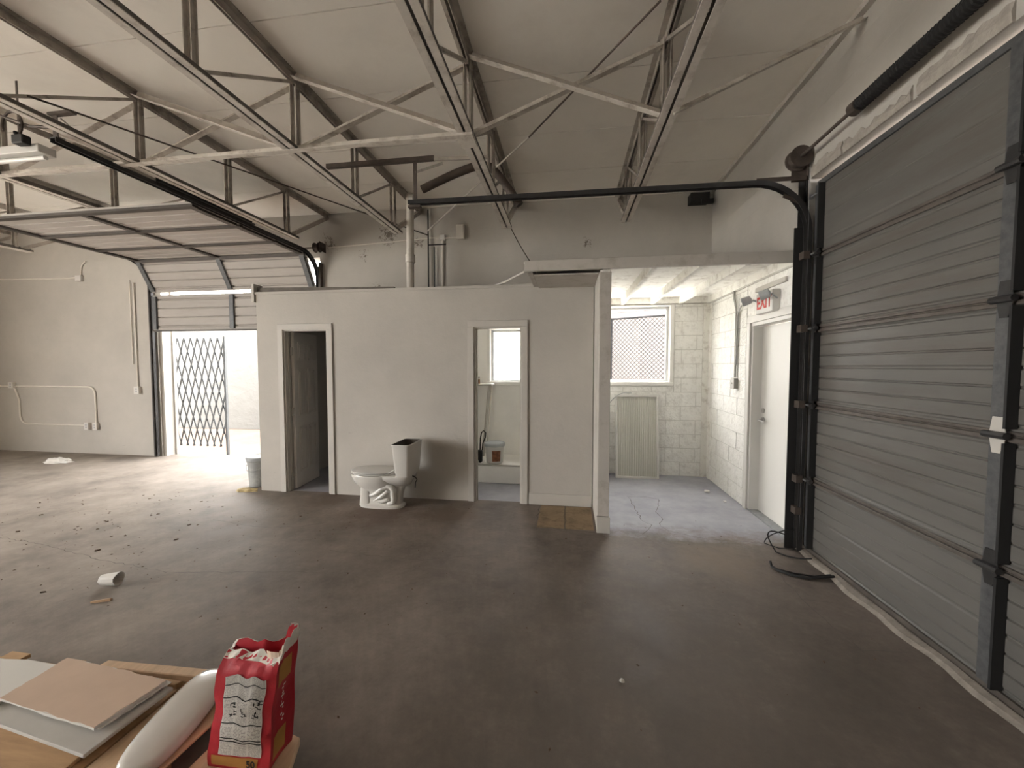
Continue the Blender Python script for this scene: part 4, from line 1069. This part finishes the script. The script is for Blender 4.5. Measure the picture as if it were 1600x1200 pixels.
# wooden moulding frame behind, plank under the lid
t = thing('wood_frame_panel', (-1.75, 1.4, .066), 'light pine frame panel under the tank lid', 'panel')
MB().poly([(-2.28, 1.535), (-1.70, 1.555), (-1.70, 1.605), (-2.27, 1.585)], .066, .10).build('rail', m_pine, t, bevel=.004)
MB().poly([(-1.755, .95), (-1.50, .95), (-1.46, 1.40), (-1.63, 1.533), (-1.755, 1.533)], .066, .088).build('field_board', m_pine, t, bevel=.004)
MB().poly([(-1.52, .95), (-1.475, .95), (-1.435, 1.42), (-1.47, 1.42)], .088, .10).build('moulding', m_pine, t, bevel=.003)
MB().poly([(-2.26, 1.50), (-1.80, 1.51), (-1.79, 1.535), (-2.27, 1.535)], .066, .09).build('moulding', m_ply, t, bevel=.003)
# tank lid
lid = thing('toilet_tank_lid', (-1.585, 1.345, .104), 'white porcelain toilet tank lid lying on the wood panel', 'tank lid', rot=(0, R(2), R(13)))
def lid_ring(a, b, z, e=3.4, n=40):
    out = []
    for j in range(n):
        th = 2*math.pi*j/n; c_, s_ = math.cos(th), math.sin(th)
        out.append((a*math.copysign(abs(c_)**(2/e), c_), b*math.copysign(abs(s_)**(2/2.6), s_), z))
    return out
MB().rings([lid_ring(.085, .225, 0), lid_ring(.096, .24, .006), lid_ring(.098, .243, .02), lid_ring(.092, .236, .032), lid_ring(.075, .215, .038), lid_ring(.03, .12, .042)]).build('slab', m_porc, lid, local=True, smooth=60)
# plank and board under the bag
o = MB().poly([(-1.42, .9), (-1.05, .9), (-1.01, 1.24), (-1.06, 1.37), (-1.12, 1.385), (-1.38, 1.36)], .046, .075).build('plank', m_pine, bevel=.004); tag(o, 'light pine plank under the red bag', 'plank')
o = MB().box(-1.35, -1.06, .95, 1.33, 0, .045).build('timber_block', m_ply, bevel=.003); tag(o, 'timber block supporting the plank under the red bag', 'block')

# ------------------------------------------------------------------ red bag of mortar
BG = thing('mortar_bag', (-1.205, 1.285, .0755), 'torn open red paper bag with printed instruction panel', 'bag', rot=(0, 0, R(2)))
BW, BD, BH = .245, .13, .43
def bag_pt(u, v, side):
    """u along the ring 0..1 (front, right, back, left), v 0..1 up"""
    per = u*4; k = int(per) % 4; f = per - int(per)
    bulge = .012*math.sin(v*math.pi)
    ww = BW/2*(1 - .06*v) + .004*math.sin(v*9); dd = BD/2*(1 - .12*v)
    pin = max(0.0, (v-.86)/.14)**1.5
    if k == 0: x, y = -ww + 2*ww*f, -dd - bulge*math.sin(f*math.pi)
    elif k == 1: x, y = ww - .008*math.sin(f*math.pi), -dd + 2*dd*f
    elif k == 2: x, y = ww - 2*ww*f, dd + bulge*math.sin(f*math.pi)
    else: x, y = -ww + .004*math.sin(f*math.pi), dd - 2*dd*f
    open_ = min(1.0, max(0.0, (x - ww*.25)/(ww*.5)))
    y *= 1 - .8*pin*(1 - .75*open_)
    n3 = mnoise.noise_vector(Vector((x*9, y*9, v*4.0)))*.006*(.4+v)
    # horizontal sag folds of the front
    y += (-.003*math.sin(v*22 + x*6)) if k == 0 else 0
    # torn top: ragged rim, higher in the back right corner
    top = BH + .018*mnoise.noise(Vector((x*25, y*25, 0)))
    if k in (0, 3): top -= .01
    if k == 2 or (k == 1 and f > .3): top += .012
    if k == 2 and f < .12: top += .05
    return Vector((x + n3.x*min(1, v*6) + .11*v*top, y + n3.y*min(1, v*6), v*top))
NU, NV = 64, 26
rg = [[bag_pt(j/NU, i/NV, 0) for j in range(NU)] for i in range(NV+1)]
cxx = .11*BH
c_top = [Vector((cxx+(p.x-cxx)*.86, p.y*.72, p.z-.012)) for p in rg[-1]]
c_in = [Vector((cxx+(p.x-cxx)*.82, p.y*.62, BH-.03)) for p in rg[-1]]
bag = MB().rings(rg + [c_top, c_in]).build('paper_bag', m_red, BG, local=True, smooth=60)
# torn paper edge round the top
edge = [[p + (p - Vector((.11*p.z, 0, p.z))).normalized()*.0015 for p in [bag_pt(j/NU, vv, 0) for j in range(NU)]] for vv in (.955, .975, 1.0)]
for i, rr in enumerate(edge[:1]):
    for j, p in enumerate(rr): p.z += .012*mnoise.noise(Vector((j*.9, 4, 2)))
MB().rings(edge + [[Vector((cxx+(p.x-cxx)*.9, p.y*.85, p.z+.002)) for p in edge[-1]]], cap=False).build('torn_edge', m_paperw, BG, local=True)
flap = MB(); fr = []
for i in range(5):
    t_ = i/4; row = []
    for j in range(7):
        s_ = j/6; p = bag_pt(.25 + .25*s_*.95, 1.0, 0)
        row.append((p.x + .004 + .012*t_, p.y, p.z - .012 + t_*(.035 + .03*abs(math.sin(s_*5+1)))))
    fr.append(row)
flap.rings(fr, closed=False, cap=False); fo = flap.build('torn_flap', m_paperw, BG, local=True)
fo.modifiers.new('thick', 'SOLIDIFY').thickness = .0015
flap = MB(); fr = []
for i in range(4):
    t_ = i/3; row = []
    for j in range(6):
        s_ = j/5; p = bag_pt(.19 + .11*s_, 1.0, 0)
        row.append((p.x - .012*t_, p.y*(1 - .25*t_) - .004, p.z - .008 + t_*(.03 - .02*s_)))
    fr.append(row)
flap.rings(fr, closed=False, cap=False); fo = flap.build('kraft_flap', m_kraft, BG, local=True)
fo.modifiers.new('thick', 'SOLIDIFY').thickness = .0015
def patch(u0, u1, v0, v1, name, mat, off=.0016, nu=16, nv=22, kids=None, uvs=True):
    rows = []
    for i in range(nv+1):
        row = []
        for j in range(nu+1):
            u, v = u0 + (u1-u0)*j/nu, v0 + (v1-v0)*i/nv
            p = bag_pt(u, v, 0); e = .004
            du = bag_pt(min(u+e, .999), v, 0) - bag_pt(max(u-e, 0), v, 0); dv = bag_pt(u, min(v+.02, 1), 0) - bag_pt(u, v-.02, 0)
            n_ = du.cross(dv).normalized(); row.append(p + n_*off)
        rows.append(row)
    o = MB().rings(rows, closed=False, cap=False).build(name, mat, BG if kids is None else kids, local=True, smooth=60)
    uv = o.data.uv_layers.new(name='UVMap')
    W_ = nu+1
    for poly in o.data.polygons:
        for li in poly.loop_indices:
            vi = o.data.loops[li].vertex_index; uv.data[li].uv = ((vi % W_)/nu, (vi//W_)/nv)
    return o
patch(.045, .215, .14, .86, 'instruction_panel', m_print)
patch(.018, .205, .035, .128, 'ochre_band', m_tan)
for (v0, v1) in ((.776, .784), (.668, .678), (.435, .444), (.30, .31), (.268, .28)):
    patch(.046, .214, v0, v1, 'divider_line', m_black, .0024, 12, 1)
# small line drawings on the panel
random.seed(21)
for (uc, vc) in ((.09, .60), (.085, .52), (.135, .545), (.19, .62), (.185, .52)):
    for k in range(7):
        u_, v_ = uc + random.uniform(-.012, .012), vc + random.uniform(-.03, .03)
        if k % 2: patch(u_, u_+.004, v_, v_+.025, 'drawing', m_black, .0024, 1, 2)
        else: patch(u_, u_+.012, v_, v_+.008, 'drawing', m_black, .0024, 2, 1)
patch(.285, .44, .70, .90, 'ochre_side', m_tan, .0018, 8, 8)
patch(.285, .42, .06, .27, 'ochre_side', m_tan, .0018, 8, 8)
for k in range(13):
    v_ = .33 + k*.026; patch(.37 + .012*math.sin(k*2.1), .385 + .014*math.sin(k*1.7), v_, v_+.016, 'side_lettering', m_paperw, .002, 2, 1)
p0 = bag_pt(.18, .08, 0)
text_mesh('weight_number', '50', .036, m_black, BG, Matrix(((1,0,0,p0.x),(0,0,-1,p0.y-.0045),(0,1,0,p0.z),(0,0,0,1))), .0004, .0006)

# ================================================================== CORDS, FLOOR DETAILS
wire('loose_cable', [(1.93, 3.63, .12)] + arc((1.9, 3.62, .10), (1.62, 3.62, .22), (1.74, 3.5, .008)) + arc((1.76, 3.47, .007), (1.84, 3.38, .007), (1.94, 3.37, .03))[1:], .0055, m_black, 'black cord looping out at the foot of the door track', 'cord')
wire('loose_cable', [(1.93, 3.6, .16)] + arc((1.9, 3.6, .17), (1.7, 3.6, .12), (1.72, 3.66, .01)) + [(1.8, 3.58, .007), (1.93, 3.56, .012)], .0045, m_black, 'thinner cord curled behind the loop at the track foot', 'cord')
wire('black_strap', [(1.575, 3.25, .045), (1.578, 3.23, .012), (1.60, 3.18, .008), (1.67, 3.12, .008), (1.76, 3.09, .008), (1.95, 3.12, .02)], .010, m_black, 'black strap lying on the floor beside the closed door', 'strap')
wire('loose_cable', [(1.60, 3.2, .008), (1.70, 3.15, .008), (1.82, 3.125, .008), (1.945, 3.15, .015)], .006, m_black, 'thin black cord lying next to the strap', 'cord')
def crack(pts, wd, seed):
    random.seed(seed); q = []
    for i in range(len(pts)-1):
        a, b = Vector(pts[i]), Vector(pts[i+1]); n = max(2, int((b-a).length/.05))
        for k in range(n):
            p = a.lerp(b, k/n); q.append(p + Vector((random.uniform(-.012, .012), random.uniform(-.012, .012))))
    q.append(Vector(pts[-1])); L = []; Rr = []
    for i, p in enumerate(q):
        d = (q[min(i+1, len(q)-1)] - q[max(i-1, 0)]).normalized(); n_ = Vector((-d.y, d.x)); w_ = wd*random.uniform(.3, 1.0)
        L.append((p.x+n_.x*w_, p.y+n_.y*w_, .0012)); Rr.append((p.x-n_.x*w_, p.y-n_.y*w_, .0012))
    MB().rings([L, Rr], closed=False, cap=False).build('crack', m_crack, floor)
crack([(.729,4.75),(.74,4.29),(.76,4.03),(.838,3.96),(.69,3.71)], .004, 1); crack([(.7,4.78),(.95,4.8),(1.057,4.74),(1.02,4.52),(.945,4.32),(.963,4.11),(.894,3.94),(.957,3.82),(1.2,3.7),(1.7,3.68)], .004, 2)
crack([(1.60,3.2),(1.562,2.82),(1.581,2.6),(1.614,2.32)], .003, 3); crack([(1.57,2.82),(1.75,2.8)], .002, 4); crack([(1.61,2.33),(1.85,2.36)], .003, 5)
crack([(-3.6,3.45),(-3.0,3.35),(-2.6,3.4),(-2.4,3.55)], .004, 6); crack([(-3.8,2.6),(-3.0,2.5),(-2.2,2.62),(-1.5,2.7)], .003, 7); crack([(-2.0,3.0),(-1.2,2.95),(-.7,3.1)], .003, 8)
crack([(-.3,4.3),(-.31,3.76),(.26,3.69)], .006, 9); crack([(-1.4,3.75),(-.6,3.6),(-.3,3.75)], .003, 10); crack([(-.03,4.35),(-.02,3.72)], .004, 11)
crack([(-6,2.9),(-4.6,2.75),(-3.8,2.6)], .003, 12); crack([(-2.9,4.3),(-2.6,4.2),(-2.3,4.27)], .004, 13)

for (xa, xb) in ((-.295, -.03), (-.018, .255)):
    MB().box(xa, xb, 3.735, 4.345, -.002, .0009).build('patch_tile', m_patch, floor)
# leaves and bits scattered on the floor
random.seed(40)
lm = []
for k in range(4):
    n = 7; a0 = random.uniform(0, 6); pts = []
    for j in range(n):
        a = 2*math.pi*j/n; r_ = (1 if j % 2 else .7)*random.uniform(.8, 1.1); pts.append((.03*r_*math.cos(a), .016*r_*math.sin(a)))
    q = MB(); q.rings([[(x, y, .0005) for x, y in pts], [(x*.9, y*.9, .004 + .006*abs(math.sin(x*90))) for x, y in pts]])
    me = bpy.data.meshes.new('dry_leaf'); me.from_pydata(q.v, [], q.f); me.materials.append(m_leaf); lm.append(me)
spots = [(-5.16,2.93,1.5),(-3.96,2.72,1.6),(-4.05,3.0,1.1),(-6.0,3.6,1.2),(-5.5,3.3,1.1),(-4.6,3.25,1.2),(-4.3,3.5,1.1),(-4.5,2.4,1.0),(-3.6,2.15,1.2),(-3.3,2.4,1.0),(-3.5,3.0,1.2),(-4.9,3.9,1.0),(-4.2,3.9,1.0),(-3.7,3.3,1.2)]
while len(spots) < 48:
    x, y = random.gauss(-4.4, 1.0), random.gauss(3.35, .55)
    if 1.9 < y < 4.25 and -7.5 < x < -2.6: spots.append((x, y, random.uniform(.55, 1.0)))
for i, (x, y, s_) in enumerate(spots):
    o = bpy.data.objects.new('dry_leaf', lm[i % 4]); COL.objects.link(o); o.location = (x, y, 0); o.rotation_euler = (0, 0, random.uniform(0, 6.3)); o.scale = (s_*.6, s_*.6, s_*.6)
    tag(o, 'small dark dry leaf lying among others on the left part of the floor', 'leaf', 'dry leaves on the left part of the floor')
q = MB()
for k in range(420):
    if k < 300: x, y = random.gauss(-4.2, 1.5), random.gauss(3.2, .8)
    else: x, y = random.uniform(-3, 1.8), random.uniform(1.2, 4.2)
    if y > 4.25 or y < 1.0 or x < -8 or x > 1.85: continue
    s_ = random.uniform(.004, .012); a = random.uniform(0, 3.1); c_, d_ = math.cos(a)*s_, math.sin(a)*s_
    q.add([(x-c_, y-d_, .0006), (x+d_*.5, y-c_*.5, .0006), (x+c_, y+d_, .0006), (x-d_*.5, y+c_*.5, .0006), (x, y, s_*.5)], [(0,1,4),(1,2,4),(2,3,4),(3,0,4)])
o = q.build('floor_grit', m_leaf); tag(o, 'fine dark grit and leaf crumbs strewn over the concrete floor', 'grit', kind='stuff')
